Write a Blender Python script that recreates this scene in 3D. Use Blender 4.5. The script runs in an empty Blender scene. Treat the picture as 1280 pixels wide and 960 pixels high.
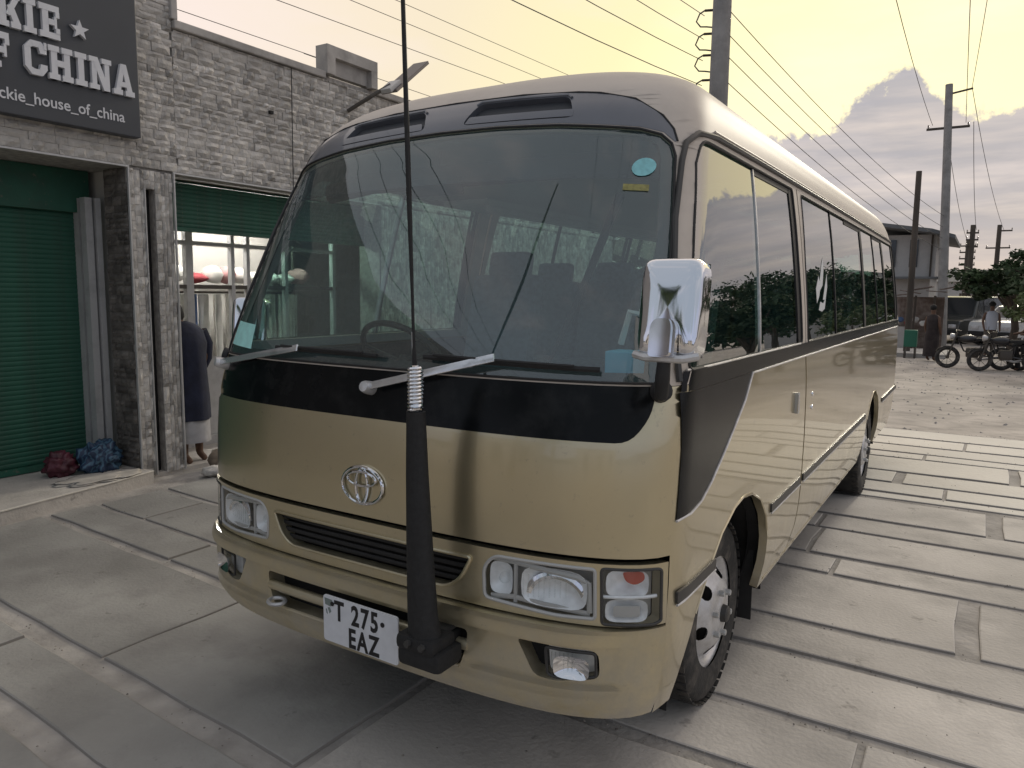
import bpy, bmesh, math, random
from mathutils import Vector, Matrix, noise
from mathutils.geometry import delaunay_2d_cdt
random.seed(7)
SC = bpy.context.scene
COL = SC.collection
PI = math.pi

# ---------------------------------------------------------------- camera
CAM = Vector((1.774, -1.902, 1.661))
yaw, pitch, roll, FPX = -.55728, -.12120, .01153, 941.8
fw = Vector((math.sin(yaw)*math.cos(pitch), math.cos(yaw)*math.cos(pitch), math.sin(pitch)))
rt = fw.cross(Vector((0, 0, 1))).normalized(); up = rt.cross(fw)
rr = rt*math.cos(roll)+up*math.sin(roll); uu = -rt*math.sin(roll)+up*math.cos(roll)
cd = bpy.data.cameras.new('camera'); cam = bpy.data.objects.new('camera', cd); COL.objects.link(cam)
cam.matrix_world = Matrix(((rr.x, uu.x, -fw.x, CAM.x), (rr.y, uu.y, -fw.y, CAM.y), (rr.z, uu.z, -fw.z, CAM.z), (0, 0, 0, 1)))
cd.sensor_width = 36; cd.lens = FPX/1280*36; cd.clip_start = .05; cd.clip_end = 1000
SC.camera = cam

# ---------------------------------------------------------------- sky, sun, exposure
SUN_AZ, SUN_EL = math.radians(4), math.radians(21)      # azimuth from +Y towards +X
world = bpy.data.worlds.new('World'); SC.world = world; world.use_nodes = True
wt = world.node_tree; wt.nodes.clear()
def wn(t, **k):
    n = wt.nodes.new(t)
    for a, b in k.items(): setattr(n, a, b)
    return n
def wl(a, b): wt.links.new(a, b)
def wm(op, a, b=None, c=None):
    n = wn('ShaderNodeMath', operation=op)
    for i, x in enumerate((a, b, c)):
        if x is None: continue
        if isinstance(x, (int, float)): n.inputs[i].default_value = x
        else: wl(x, n.inputs[i])
    return n.outputs[0]
def wramp(fac, stops):
    n = wn('ShaderNodeValToRGB'); e = n.color_ramp.elements
    while len(e) < len(stops): e.new(.5)
    for i, (p, c) in enumerate(stops): e[i].position = p; e[i].color = (*c, 1)
    wl(fac, n.inputs[0]); return n.outputs[0]
def wmix(f, a, b, mode='MIX'):
    n = wn('ShaderNodeMix', data_type='RGBA', blend_type=mode)
    for i, x in ((0, f), (6, a), (7, b)):
        if isinstance(x, (int, float)): n.inputs[i].default_value = x
        elif isinstance(x, tuple): n.inputs[i].default_value = (*x, 1)
        else: wl(x, n.inputs[i])
    return n.outputs[2]
tc = wn('ShaderNodeTexCoord'); sep = wn('ShaderNodeSeparateXYZ'); wl(tc.outputs['Generated'], sep.inputs[0])
Z = sep.outputs[2]
GA = math.radians(-10); gdir = Vector((math.sin(GA)*math.cos(math.radians(9)), math.cos(GA)*math.cos(math.radians(9)), math.sin(math.radians(9))))
dp = wn('ShaderNodeVectorMath', operation='DOT_PRODUCT'); wl(tc.outputs['Generated'], dp.inputs[0]); dp.inputs[1].default_value = gdir
tt = wm('MULTIPLY_ADD', dp.outputs['Value'], .5, .5)
clear = wramp(tt, [(0, (.23, .26, .30)), (.40, (.31, .33, .36)), (.72, (.58, .53, .50)), (.86, (.66, .56, .50)), (.94, (.64, .55, .40)), (.98, (.70, .62, .35)), (1, (.84, .76, .43))])
# the cloud bank low in the sky
def wnoise(scale, detail, zs, off=(0, 0, 0), rough=.55):
    mp = wn('ShaderNodeMapping'); mp.inputs['Scale'].default_value = (1, 1, zs); mp.inputs['Location'].default_value = off
    wl(tc.outputs['Generated'], mp.inputs[0])
    n = wn('ShaderNodeTexNoise'); n.inputs['Scale'].default_value = scale; n.inputs['Detail'].default_value = detail
    n.inputs['Roughness'].default_value = rough
    wl(mp.outputs[0], n.inputs['Vector']); return n.outputs['Fac']
big = wnoise(5.5, 2, .6, (3.3, 0.4, 0)); puff = wnoise(22, 5, 1.0, (0, 0, 0), .62)
h = wm('ADD', wm('MULTIPLY_ADD', big, .24, .075), wm('MULTIPLY', wm('SUBTRACT', puff, .5), .10))
edge = wm('MULTIPLY', wm('SUBTRACT', h, Z), 110)
mask = wm('MINIMUM', wm('MAXIMUM', edge, 0), 1)
streak = wnoise(5, 6, 9, (1, 2, 0))
cl_el = wramp(wm('MULTIPLY', Z, 3.2), [(0, (.40, .34, .33)), (.10, (.31, .285, .30)), (.3, (.225, .220, .25)), (.62, (.265, .255, .275)), (1, (.31, .295, .30))])
cl = wmix(wm('MULTIPLY', wm('MAXIMUM', wm('SUBTRACT', streak, .47), 0), 3.2), cl_el, (.44, .385, .355))
cl = wmix(wm('MINIMUM', wm('MULTIPLY', wm('MAXIMUM', wm('SUBTRACT', .46, streak), 0), 4), .55), cl, (.235, .235, .275))
cl = wmix(wm('MULTIPLY', wm('SUBTRACT', 1, tt), .75), cl, (.30, .34, .46))
skyc = wmix(mask, clear, cl)
# thin veils higher up
veil = wnoise(3.0, 7, 4.0, (5, 1, 2), .6)
skyc = wmix(wm('MULTIPLY', wm('MAXIMUM', wm('SUBTRACT', veil, .52), 0), 1.6), skyc, (.66, .57, .54))
nish = wn('ShaderNodeTexSky', sky_type='NISHITA'); nish.sun_disc = False
nish.sun_elevation = SUN_EL; nish.sun_rotation = SUN_AZ
both = wmix(1.0, skyc, (0, 0, 0), 'ADD')
nsc = wn('ShaderNodeVectorMath', operation='SCALE'); wl(nish.outputs[0], nsc.inputs[0]); nsc.inputs['Scale'].default_value = .004
both = wmix(1.0, skyc, nsc.outputs[0], 'ADD')
bg = wn('ShaderNodeBackground'); wl(both, bg.inputs[0]); bg.inputs[1].default_value = 1.0
wo = wn('ShaderNodeOutputWorld'); wl(bg.outputs[0], wo.inputs[0])

sd = bpy.data.lights.new('sun', 'SUN'); so = bpy.data.objects.new('sun', sd); COL.objects.link(so)
sd.energy = .8; sd.angle = math.radians(8); sd.color = (1, .92, .76)
sdir = Vector((math.sin(SUN_AZ)*math.cos(SUN_EL), math.cos(SUN_AZ)*math.cos(SUN_EL), math.sin(SUN_EL)))
so.rotation_euler = sdir.to_track_quat('Z', 'Y').to_euler()
SC.view_settings.view_transform = 'Standard'; SC.view_settings.look = 'None'
SC.view_settings.exposure = 0.56; SC.view_settings.gamma = 1
SC.cycles.max_bounces = 10; SC.cycles.transparent_max_bounces = 24

# ---------------------------------------------------------------- materials
def mat(name, col, rough=.6, metal=0., coat=0., noise_amt=0., noise_scale=8., bump=0., bump_scale=40., col2=None,
        emis=None, estr=0., spec=.5, coords='Object', dirt=None, stretch=(1, 1, 1), per_obj=0., island=0., low=None, spots=None):
    m = bpy.data.materials.new(name); m.use_nodes = True
    nt = m.node_tree; b = nt.nodes['Principled BSDF']
    b.inputs['Base Color'].default_value = (*col, 1); b.inputs['Roughness'].default_value = rough
    b.inputs['Metallic'].default_value = metal; b.inputs['Coat Weight'].default_value = coat
    b.inputs['Coat Roughness'].default_value = .04
    b.inputs['Specular IOR Level'].default_value = spec
    N = nt.nodes.new; L = nt.links.new
    if emis: b.inputs['Emission Color'].default_value = (*emis, 1); b.inputs['Emission Strength'].default_value = estr
    src = None
    if noise_amt or bump or dirt or low or spots:
        if coords == 'Object': src = N('ShaderNodeTexCoord').outputs['Object']
        else: src = N('ShaderNodeNewGeometry').outputs['Position']
        mp = N('ShaderNodeMapping'); mp.inputs['Scale'].default_value = stretch; L(src, mp.inputs[0]); src = mp.outputs[0]
    cur = None
    if noise_amt:
        n = N('ShaderNodeTexNoise'); n.inputs['Scale'].default_value = noise_scale; n.inputs['Detail'].default_value = 6; L(src, n.inputs['Vector'])
        r = N('ShaderNodeValToRGB'); c2 = col2 or tuple(c*(1-noise_amt) for c in col)
        r.color_ramp.elements[0].position = .35; r.color_ramp.elements[0].color = (*c2, 1)
        r.color_ramp.elements[1].position = .65; r.color_ramp.elements[1].color = (*(min(1, c*(1+noise_amt*.5)) for c in col), 1)
        L(n.outputs['Fac'], r.inputs[0]); cur = r.outputs[0]
    if dirt:
        dc, ds, da = dirt
        n = N('ShaderNodeTexNoise'); n.inputs['Scale'].default_value = ds; n.inputs['Detail'].default_value = 8; n.inputs['Roughness'].default_value = .65; L(src, n.inputs['Vector'])
        r = N('ShaderNodeMapRange'); r.inputs[1].default_value = .48; r.inputs[2].default_value = .68; r.inputs[4].default_value = da; L(n.outputs['Fac'], r.inputs[0])
        mx = N('ShaderNodeMix'); mx.data_type = 'RGBA'; L(r.outputs[0], mx.inputs[0])
        if cur: L(cur, mx.inputs[6])
        else: mx.inputs[6].default_value = (*col, 1)
        mx.inputs[7].default_value = (*dc, 1); cur = mx.outputs[2]
    if spots:
        # small separate marks: scuffs, drips and chips
        dc, ds, da = spots
        n = N('ShaderNodeTexNoise'); n.inputs['Scale'].default_value = ds; n.inputs['Detail'].default_value = 4; n.inputs['Roughness'].default_value = .8; L(src, n.inputs['Vector'])
        r = N('ShaderNodeMapRange'); r.inputs[1].default_value = .62; r.inputs[2].default_value = .68; r.inputs[4].default_value = da; L(n.outputs['Fac'], r.inputs[0])
        mx = N('ShaderNodeMix'); mx.data_type = 'RGBA'; L(r.outputs[0], mx.inputs[0])
        if cur: L(cur, mx.inputs[6])
        else: mx.inputs[6].default_value = (*col, 1)
        mx.inputs[7].default_value = (*dc, 1); cur = mx.outputs[2]
    if low:
        # road dust thrown up on the lowest part of the body
        dc, z0_, z1_, da = low
        g = N('ShaderNodeNewGeometry'); sx_ = N('ShaderNodeSeparateXYZ'); L(g.outputs['Position'], sx_.inputs[0])
        r = N('ShaderNodeMapRange'); r.inputs[1].default_value = z0_; r.inputs[2].default_value = z1_; r.inputs[3].default_value = 1; r.inputs[4].default_value = 0; L(sx_.outputs[2], r.inputs[0])
        n = N('ShaderNodeTexNoise'); n.inputs['Scale'].default_value = 7; n.inputs['Detail'].default_value = 8; n.inputs['Roughness'].default_value = .7; L(src, n.inputs['Vector'])
        r2 = N('ShaderNodeMapRange'); r2.inputs[1].default_value = .35; r2.inputs[2].default_value = .65; r2.inputs[4].default_value = da; L(n.outputs['Fac'], r2.inputs[0])
        ml = N('ShaderNodeMath'); ml.operation = 'MULTIPLY'; L(r.outputs[0], ml.inputs[0]); L(r2.outputs[0], ml.inputs[1])
        mx = N('ShaderNodeMix'); mx.data_type = 'RGBA'; L(ml.outputs[0], mx.inputs[0])
        if cur: L(cur, mx.inputs[6])
        else: mx.inputs[6].default_value = (*col, 1)
        mx.inputs[7].default_value = (*dc, 1); cur = mx.outputs[2]
        rm = N('ShaderNodeMapRange'); rm.inputs[3].default_value = rough; rm.inputs[4].default_value = .8; L(ml.outputs[0], rm.inputs[0]); L(rm.outputs[0], b.inputs['Roughness'])
        mm_ = N('ShaderNodeMapRange'); mm_.inputs[3].default_value = metal; mm_.inputs[4].default_value = 0; L(ml.outputs[0], mm_.inputs[0]); L(mm_.outputs[0], b.inputs['Metallic'])
    if island:
        g = N('ShaderNodeNewGeometry'); mr = N('ShaderNodeMapRange'); mr.inputs[3].default_value = 1-island; mr.inputs[4].default_value = 1+island*.45
        L(g.outputs['Random Per Island'], mr.inputs[0]); vs = N('ShaderNodeVectorMath'); vs.operation = 'SCALE'
        if cur: L(cur, vs.inputs[0])
        else: vs.inputs[0].default_value = col
        L(mr.outputs[0], vs.inputs['Scale']); cur = vs.outputs[0]
    if per_obj:
        oi = N('ShaderNodeObjectInfo'); mr = N('ShaderNodeMapRange'); mr.inputs[3].default_value = 1-per_obj; mr.inputs[4].default_value = 1+per_obj*.6
        L(oi.outputs['Random'], mr.inputs[0]); vs = N('ShaderNodeVectorMath'); vs.operation = 'SCALE'
        if cur: L(cur, vs.inputs[0])
        else: vs.inputs[0].default_value = col
        L(mr.outputs[0], vs.inputs['Scale']); cur = vs.outputs[0]
    if cur: L(cur, b.inputs['Base Color'])
    if bump:
        n = N('ShaderNodeTexNoise'); n.inputs['Scale'].default_value = bump_scale; n.inputs['Detail'].default_value = 8; L(src, n.inputs['Vector'])
        bp = N('ShaderNodeBump'); bp.inputs['Strength'].default_value = bump; bp.inputs['Distance'].default_value = .02
        L(n.outputs['Fac'], bp.inputs['Height']); L(bp.outputs[0], b.inputs['Normal'])
    return m
def glass(name, tint, f0=.04, rough=.0, haze=0., hazecol=(.3, .34, .34)):
    m = bpy.data.materials.new(name); m.use_nodes = True; nt = m.node_tree; nt.nodes.clear()
    N = nt.nodes.new; L = nt.links.new
    tr = N('ShaderNodeBsdfTransparent'); tr.inputs[0].default_value = (*tint, 1)
    gl = N('ShaderNodeBsdfGlossy'); gl.inputs['Roughness'].default_value = rough
    # Schlick reflectance of a thin pane, the same from either side
    ge = N('ShaderNodeNewGeometry'); dt = N('ShaderNodeVectorMath'); dt.operation = 'DOT_PRODUCT'; L(ge.outputs['Normal'], dt.inputs[0]); L(ge.outputs['Incoming'], dt.inputs[1])
    def M(op, a, b=None):
        q = N('ShaderNodeMath'); q.operation = op
        for i_, x_ in enumerate((a, b)):
            if x_ is None: continue
            if isinstance(x_, (int, float)): q.inputs[i_].default_value = x_
            else: L(x_, q.inputs[i_])
        return q.outputs[0]
    pw = M('POWER', M('SUBTRACT', 1.0, M('ABSOLUTE', dt.outputs['Value'])), 4.0)
    fr = M('ADD', M('MULTIPLY', pw, 1-f0), f0)
    base = tr.outputs[0]
    if haze:
        df = N('ShaderNodeBsdfDiffuse'); df.inputs[0].default_value = (*hazecol, 1)
        mh = N('ShaderNodeMixShader')
        tcx = N('ShaderNodeTexCoord'); nz = N('ShaderNodeTexNoise'); nz.inputs['Scale'].default_value = 3.5; nz.inputs['Detail'].default_value = 9; nz.inputs['Roughness'].default_value = .7; L(tcx.outputs['Object'], nz.inputs['Vector'])
        mz = N('ShaderNodeMapRange'); mz.inputs[1].default_value = .3; mz.inputs[2].default_value = .75; mz.inputs[3].default_value = haze*.8; mz.inputs[4].default_value = haze*1.5; L(nz.outputs['Fac'], mz.inputs[0]); L(mz.outputs[0], mh.inputs[0])
        L(tr.outputs[0], mh.inputs[1]); L(df.outputs[0], mh.inputs[2]); base = mh.outputs[0]
    mx = N('ShaderNodeMixShader'); L(fr, mx.inputs[0]); L(base, mx.inputs[1]); L(gl.outputs[0], mx.inputs[2])
    o = N('ShaderNodeOutputMaterial'); L(mx.outputs[0], o.inputs[0]); return m

# ---------------------------------------------------------------- helpers
def link(o, parent=None):
    COL.objects.link(o)
    if parent is not None: o.parent = parent
    return o
def thing(name, label, cat, group=None, loc=(0, 0, 0), rz=0.):
    o = bpy.data.objects.new(name, None); o.location = loc; o.rotation_euler = (0, 0, rz); o.empty_display_size = .1
    link(o); tag(o, label, cat, group); return o
def tag(o, label, cat, group=None):
    o['label'] = label; o['category'] = cat
    if group: o['group'] = group
    return o
def struct(o, label=None):
    o['kind'] = 'structure'
    if label: o['label'] = label
    return o
def stuff(o): o['kind'] = 'stuff'; return o
def mesh(name, vs, fs, m, parent=None, smooth=False):
    me = bpy.data.meshes.new(name); me.from_pydata([tuple(v) for v in vs], [], fs); me.update()
    if smooth: me.polygons.foreach_set('use_smooth', [True]*len(me.polygons))
    if m: me.materials.append(m)
    return link(bpy.data.objects.new(name, me), parent)
def frame_from(d, upv=Vector((0, 0, 1))):
    z = Vector(d).normalized(); x = upv.cross(z)
    if x.length < 1e-4: x = Vector((1, 0, 0)).cross(z)
    x.normalize(); return x, z.cross(x), z
class MB:
    def __init__(s): s.v = []; s.f = []; s.M = None
    def add(s, vs, fs):
        b = len(s.v)
        for p in vs:
            p = Vector(p); s.v.append(s.M @ p if s.M is not None else p)
        s.f += [tuple(b+i for i in q) for q in fs]; return s
    def box(s, c, d, rot=None, bev=0.):
        hx, hy, hz = d[0]/2, d[1]/2, d[2]/2; R = rot.to_3x3() if rot else None
        if bev <= 0:
            vs = [Vector((x, y, z)) for x in (-hx, hx) for y in (-hy, hy) for z in (-hz, hz)]
            fs = [(0, 1, 3, 2), (4, 6, 7, 5), (0, 4, 5, 1), (2, 3, 7, 6), (0, 2, 6, 4), (1, 5, 7, 3)]
        else:
            bm = bmesh.new(); bmesh.ops.create_cube(bm, size=1)
            for v in bm.verts: v.co = Vector((v.co.x*2*hx, v.co.y*2*hy, v.co.z*2*hz))
            bmesh.ops.bevel(bm, geom=bm.edges[:], offset=bev, segments=2, profile=.6, affect='EDGES')
            bm.verts.index_update(); vs = [v.co.copy() for v in bm.verts]; fs = [tuple(v.index for v in f.verts) for f in bm.faces]; bm.free()
        if R: vs = [R @ v for v in vs]
        return s.add([Vector(c)+v for v in vs], fs)
    def box2(s, a, b, bev=0.):
        return s.box([(a[i]+b[i])/2 for i in range(3)], [abs(b[i]-a[i]) for i in range(3)], None, bev)
    def tube(s, pts, r, n=8, cap=True, sx=1., closed=False):
        pts = [Vector(p) for p in pts]; k = len(pts); rs = r if isinstance(r, (list, tuple)) else [r]*k
        vs = []; px = None
        for i, p in enumerate(pts):
            a = pts[(i-1) % k] if (i > 0 or closed) else p; b = pts[(i+1) % k] if (i < k-1 or closed) else p
            t = (b-a).normalized()
            if px is None: x, y, _ = frame_from(t)
            else:
                x = px-t*px.dot(t)
                x = x.normalized() if x.length > 1e-5 else frame_from(t)[0]
                y = t.cross(x)
            px = x
            for j in range(n):
                an = 2*PI*j/n; vs.append(p+x*math.cos(an)*rs[i]*sx+y*math.sin(an)*rs[i])
        fs = []
        for i in range(k if closed else k-1):
            for j in range(n):
                a = i*n+j; b = i*n+(j+1) % n; c = ((i+1) % k)*n+(j+1) % n; d = ((i+1) % k)*n+j; fs.append((a, b, c, d))
        if cap and not closed: fs += [tuple(range(n-1, -1, -1)), tuple((k-1)*n+j for j in range(n))]
        return s.add(vs, fs)
    def lathe(s, prof, o, axis, n=24):
        # prof: (radius, along axis)
        x, y, z = frame_from(axis); o = Vector(o); vs = []
        for r, h in prof:
            for j in range(n):
                a = 2*PI*j/n; vs.append(o+z*h+(x*math.cos(a)+y*math.sin(a))*r)
        fs = []
        for i in range(len(prof)-1):
            for j in range(n): fs.append((i*n+j, i*n+(j+1) % n, (i+1)*n+(j+1) % n, (i+1)*n+j))
        return s.add(vs, fs)
    def prism(s, poly, h0, h1, mapf):
        n = len(poly); vs = [mapf(x, y, h0) for x, y in poly]+[mapf(x, y, h1) for x, y in poly]
        fs = [tuple(range(n-1, -1, -1)), tuple(range(n, 2*n))]+[(i, (i+1) % n, n+(i+1) % n, n+i) for i in range(n)]
        return s.add(vs, fs)
    def build(s, name, m, parent=None, smooth=False, auto=True):
        o = mesh(name, s.v, s.f, m, parent, smooth)
        bm = bmesh.new(); bm.from_mesh(o.data); bmesh.ops.recalc_face_normals(bm, faces=bm.faces); bm.to_mesh(o.data); bm.free()
        if smooth and auto:
            try: o.data.set_sharp_from_angle(angle=math.radians(40))
            except Exception: pass
        return o
def inpoly(p, poly):
    x, y = p; c = False; j = len(poly)-1
    for i in range(len(poly)):
        xi, yi = poly[i]; xj, yj = poly[j]
        if (yi > y) != (yj > y) and x < (xj-xi)*(y-yi)/(yj-yi)+xi: c = not c
        j = i
    return c
def densify(loop, d):
    out = []; n = len(loop)
    for i in range(n):
        a = loop[i]; b = loop[(i+1) % n]; L = math.hypot(b[0]-a[0], b[1]-a[1]); k = max(1, int(math.ceil(L/d)))
        for j in range(k): out.append((a[0]+(b[0]-a[0])*j/k, a[1]+(b[1]-a[1])*j/k))
    return out
def rounded(poly, r, seg=4):
    # round every corner of a polygon in its own plane; r may be a list
    out = []; n = len(poly)
    for i in range(n):
        p0 = Vector(poly[i-1]); p = Vector(poly[i]); p1 = Vector(poly[(i+1) % n]); ri = r[i] if isinstance(r, (list, tuple)) else r
        a = (p0-p); b = (p1-p); ri_ = min(ri, a.length*.45, b.length*.45)
        if ri_ < 1e-5: out.append(tuple(p)); continue
        A = p+a.normalized()*ri_; B = p+b.normalized()*ri_
        for k in range(seg+1):
            t = k/seg; q = A*(1-t)**2+p*2*t*(1-t)+B*t*t; out.append((q.x, q.y))
    return out
def sheet(outer, holes, grid, mapf):
    """triangulate a 2-D region with holes and map it to 3-D; returns verts, faces, the 2-D points"""
    pts = []; edges = []
    for lp in [outer]+holes:
        b = len(pts); pts += [Vector(p) for p in lp]; n = len(lp); edges += [(b+i, b+(i+1) % n) for i in range(n)]
    bx0 = min(p[0] for p in outer); bx1 = max(p[0] for p in outer); by0 = min(p[1] for p in outer); by1 = max(p[1] for p in outer)
    hb = [(min(p[0] for p in h_), max(p[0] for p in h_), min(p[1] for p in h_), max(p[1] for p in h_), h_) for h_ in holes]
    def ok(p):
        if not (bx0 <= p[0] <= bx1 and by0 <= p[1] <= by1) or not inpoly(p, outer): return False
        for a, b, c, d, h_ in hb:
            if a <= p[0] <= b and c <= p[1] <= d and inpoly(p, h_): return False
        return True
    pts += [Vector(g) for g in grid if ok(g)]
    V, _, F, _, _, _ = delaunay_2d_cdt(pts, edges, [], 0, 1e-6)
    F = [f for f in F if ok(((V[f[0]].x+V[f[1]].x+V[f[2]].x)/3, (V[f[0]].y+V[f[1]].y+V[f[2]].y)/3))]
    used = sorted({i for f in F for i in f}); ix = {a: i for i, a in enumerate(used)}
    P2 = [(V[a].x, V[a].y) for a in used]
    return [mapf(*p) for p in P2], [tuple(ix[i] for i in f) for f in F], P2
def text_mesh(name, txt, size, m, parent, origin, ex, ey, ext=.002, off=0., sx=1., sp=1.):
    cu = bpy.data.curves.new(name, 'FONT'); cu.body = txt; cu.size = size; cu.extrude = ext; cu.offset = off; cu.space_character = sp; cu.resolution_u = 3
    to = bpy.data.objects.new(name+'_t', cu); COL.objects.link(to)
    dg = bpy.context.evaluated_depsgraph_get(); me = bpy.data.meshes.new_from_object(to.evaluated_get(dg)); bpy.data.objects.remove(to)
    ex = Vector(ex).normalized(); ey = Vector(ey).normalized(); ez = ex.cross(ey)
    for v in me.vertices: v.co = Vector(origin)+ex*v.co.x*sx+ey*v.co.y+ez*v.co.z
    me.name = name; me.materials.clear(); me.materials.append(m)
    return link(bpy.data.objects.new(name, me), parent)
def blob(name, c, r, m, parent=None, seed=0, amp=.3, sc=(1, 1, 1), sub=3, fr=2.2):
    bm = bmesh.new(); bmesh.ops.create_icosphere(bm, subdivisions=sub, radius=1)
    for v in bm.verts:
        n = noise.noise(v.co*fr+Vector((seed*7.1, seed, 0)))
        n += .5*noise.noise(v.co*fr*2.3+Vector((seed*3.1, 0, seed)))
        v.co = Vector((v.co.x*sc[0], v.co.y*sc[1], v.co.z*sc[2]))*r*(1+amp*n)+Vector(c)
    me = bpy.data.meshes.new(name); bm.to_mesh(me); bm.free(); me.materials.append(m)
    me.polygons.foreach_set('use_smooth', [True]*len(me.polygons))
    return link(bpy.data.objects.new(name, me), parent)
def skin(name, pts, edges, m, parent=None, sub=2):
    """one continuous skinned surface; pts = (x,y,z,radius) or (x,y,z,rx,ry)"""
    me = bpy.data.meshes.new(name); me.from_pydata([p[:3] for p in pts], edges, []); o = bpy.data.objects.new(name, me); COL.objects.link(o)
    md = o.modifiers.new('s', 'SKIN'); md.use_smooth_shade = True
    for i, p in enumerate(pts):
        sv = me.skin_vertices[0].data[i]; sv.radius = (p[3], p[4] if len(p) > 4 else p[3]); sv.use_root = (i == 0)
    sb = o.modifiers.new('b', 'SUBSURF'); sb.levels = sub; sb.render_levels = sub
    dg = bpy.context.evaluated_depsgraph_get(); m2 = bpy.data.meshes.new_from_object(o.evaluated_get(dg)); bpy.data.objects.remove(o)
    m2.name = name; m2.materials.clear(); m2.materials.append(m)
    m2.polygons.foreach_set('use_smooth', [True]*len(m2.polygons))
    return link(bpy.data.objects.new(name, m2), parent)
# ---------------------------------------------------------------- bus body form
# body form: one row per height  (z, half width, front y, front depth, rear y, rear depth)
PROF=[(.36,1.00,.00,.36,6.93,.22),(.50,1.03,-.02,.36,6.96,.22),(.72,1.045,-.02,.36,6.98,.22),(1.20,1.045,.00,.36,6.99,.22),
(1.39,1.035,.045,.37,6.98,.22),(1.80,.99,.21,.38,6.93,.25),(2.12,.94,.355,.39,6.88,.30),(2.22,.92,.405,.40,6.86,.33),
(2.315,.89,.465,.42,6.82,.36),(2.39,.85,.54,.44,6.76,.40),(2.455,.78,.65,.48,6.66,.42),(2.505,.69,.80,.54,6.52,.44),
(2.545,.55,1.02,.60,6.30,.46),(2.58,.36,1.35,.66,6.0,.48),(2.60,.17,1.7,.70,5.7,.48),(2.605,.0,2.0,.70,5.4,.48)]
NV=len(PROF)-1
def row(v):
    v=min(max(v,0.),NV-1e-9); i=int(v); t=v-i
    a=PROF[max(i-1,0)];b=PROF[i];c=PROF[i+1];d=PROF[min(i+2,NV)]
    out=[]
    for k in range(6):
        # monotone cubic hermite, knots weighted by z spacing where it matters
        hb=c[0]-b[0];ha=b[0]-a[0];hc=d[0]-c[0]
        if k==0:
            out.append(b[0]+t*hb);continue
        s1=(c[k]-b[k])/hb
        m0=s1 if ha<=0 else (((b[k]-a[k])/ha)*hb+s1*ha)/(ha+hb)
        m1=s1 if hc<=0 else (s1*hc+((d[k]-c[k])/hc)*hb)/(hb+hc)
        if s1==0: m0=m1=0
        m0=max(-3*abs(s1),min(3*abs(s1),m0));m1=max(-3*abs(s1),min(3*abs(s1),m1))
        t2=t*t;t3=t2*t
        out.append((2*t3-3*t2+1)*b[k]+(t3-2*t2+t)*hb*m0+(-2*t3+3*t2)*c[k]+(t3-t2)*hb*m1)
    return out
def v_of_z(z):
    for i in range(NV):
        if z<=PROF[i+1][0]: return i+(z-PROF[i][0])/(PROF[i+1][0]-PROF[i][0])
    return float(NV)
NE=3.2
def quarter(xr):   # xr=|x|/w -> depth fraction
    xr=min(abs(xr),1.)
    return 1-(max(0.,1-xr**NE))**(1/NE)
# table: arc fraction -> angle for the front quarter
_T=[];_A=[0.]
for _i in range(401):
    a=_i/400*math.pi/2
    _T.append((math.sin(a)**(2/NE),1-math.cos(a)**(2/NE)))
for _i in range(400):
    _A.append(_A[-1]+math.hypot(_T[_i+1][0]-_T[_i][0],.40*(_T[_i+1][1]-_T[_i][1])))
_L=_A[-1]
def qpt(s):   # s 0..1 arc fraction -> (x fraction, depth fraction)
    s=min(max(s,0.),1.)*_L
    lo,hi=0,400
    while hi-lo>1:
        m=(lo+hi)//2
        if _A[m]<=s: lo=m
        else: hi=m
    t=(s-_A[lo])/max(1e-12,_A[hi]-_A[lo])
    return (_T[lo][0]+t*(_T[hi][0]-_T[lo][0]),_T[lo][1]+t*(_T[hi][1]-_T[lo][1]))
def qs(xr):   # x fraction -> arc fraction
    lo,hi=0,400
    xr=min(abs(xr),1.)
    while hi-lo>1:
        m=(lo+hi)//2
        if _T[m][0]<=xr: lo=m
        else: hi=m
    t=(xr-_T[lo][0])/max(1e-12,_T[hi][0]-_T[lo][0])
    return (_A[lo]+t*(_A[hi]-_A[lo]))/_L
def qsd(dr):  # depth fraction -> arc fraction
    lo,hi=0,400
    while hi-lo>1:
        m=(lo+hi)//2
        if _T[m][1]<=dr: lo=m
        else: hi=m
    t=(dr-_T[lo][1])/max(1e-12,_T[hi][1]-_T[lo][1])
    return (_A[lo]+t*(_A[hi]-_A[lo]))/_L
# u: 0 front centre, 1 end of corner, 1..1+SL side, then rear quarter of length 1
U1=1.2; U2=U1+5.8; U3=U2+1.1
def S(u,v):
    z,w,f,d,r,rd=row(v)
    s=1 if u>=0 else -1
    a=abs(u)
    if a<=U1:
        x,y=qpt(a/U1);return (s*w*x,f+d*y,z)
    if a<=U2:
        t=(a-U1)/(U2-U1);return (s*w,f+d+t*(r-rd-f-d),z)
    x,y=qpt(1-(a-U2)/(U3-U2));return (s*w*x,r-rd*y,z)
def uF(x,z):
    v=v_of_z(z);w=row(v)[1];return ((1 if x>=0 else -1)*U1*qs(x/w),v)
def uS(y,z,s=1):
    v=v_of_z(z);_,w,f,d,r,rd=row(v)
    if y<f+d: return (s*U1*qsd(max(0,(y-f)/d)),v)
    if y>r-rd: return (s*(U2+(U3-U2)*(1-qsd(max(0.,min(1.,(r-y)/rd))))),v)
    return (s*(U1+(y-f-d)/(r-rd-f-d)*(U2-U1)),v)
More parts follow.
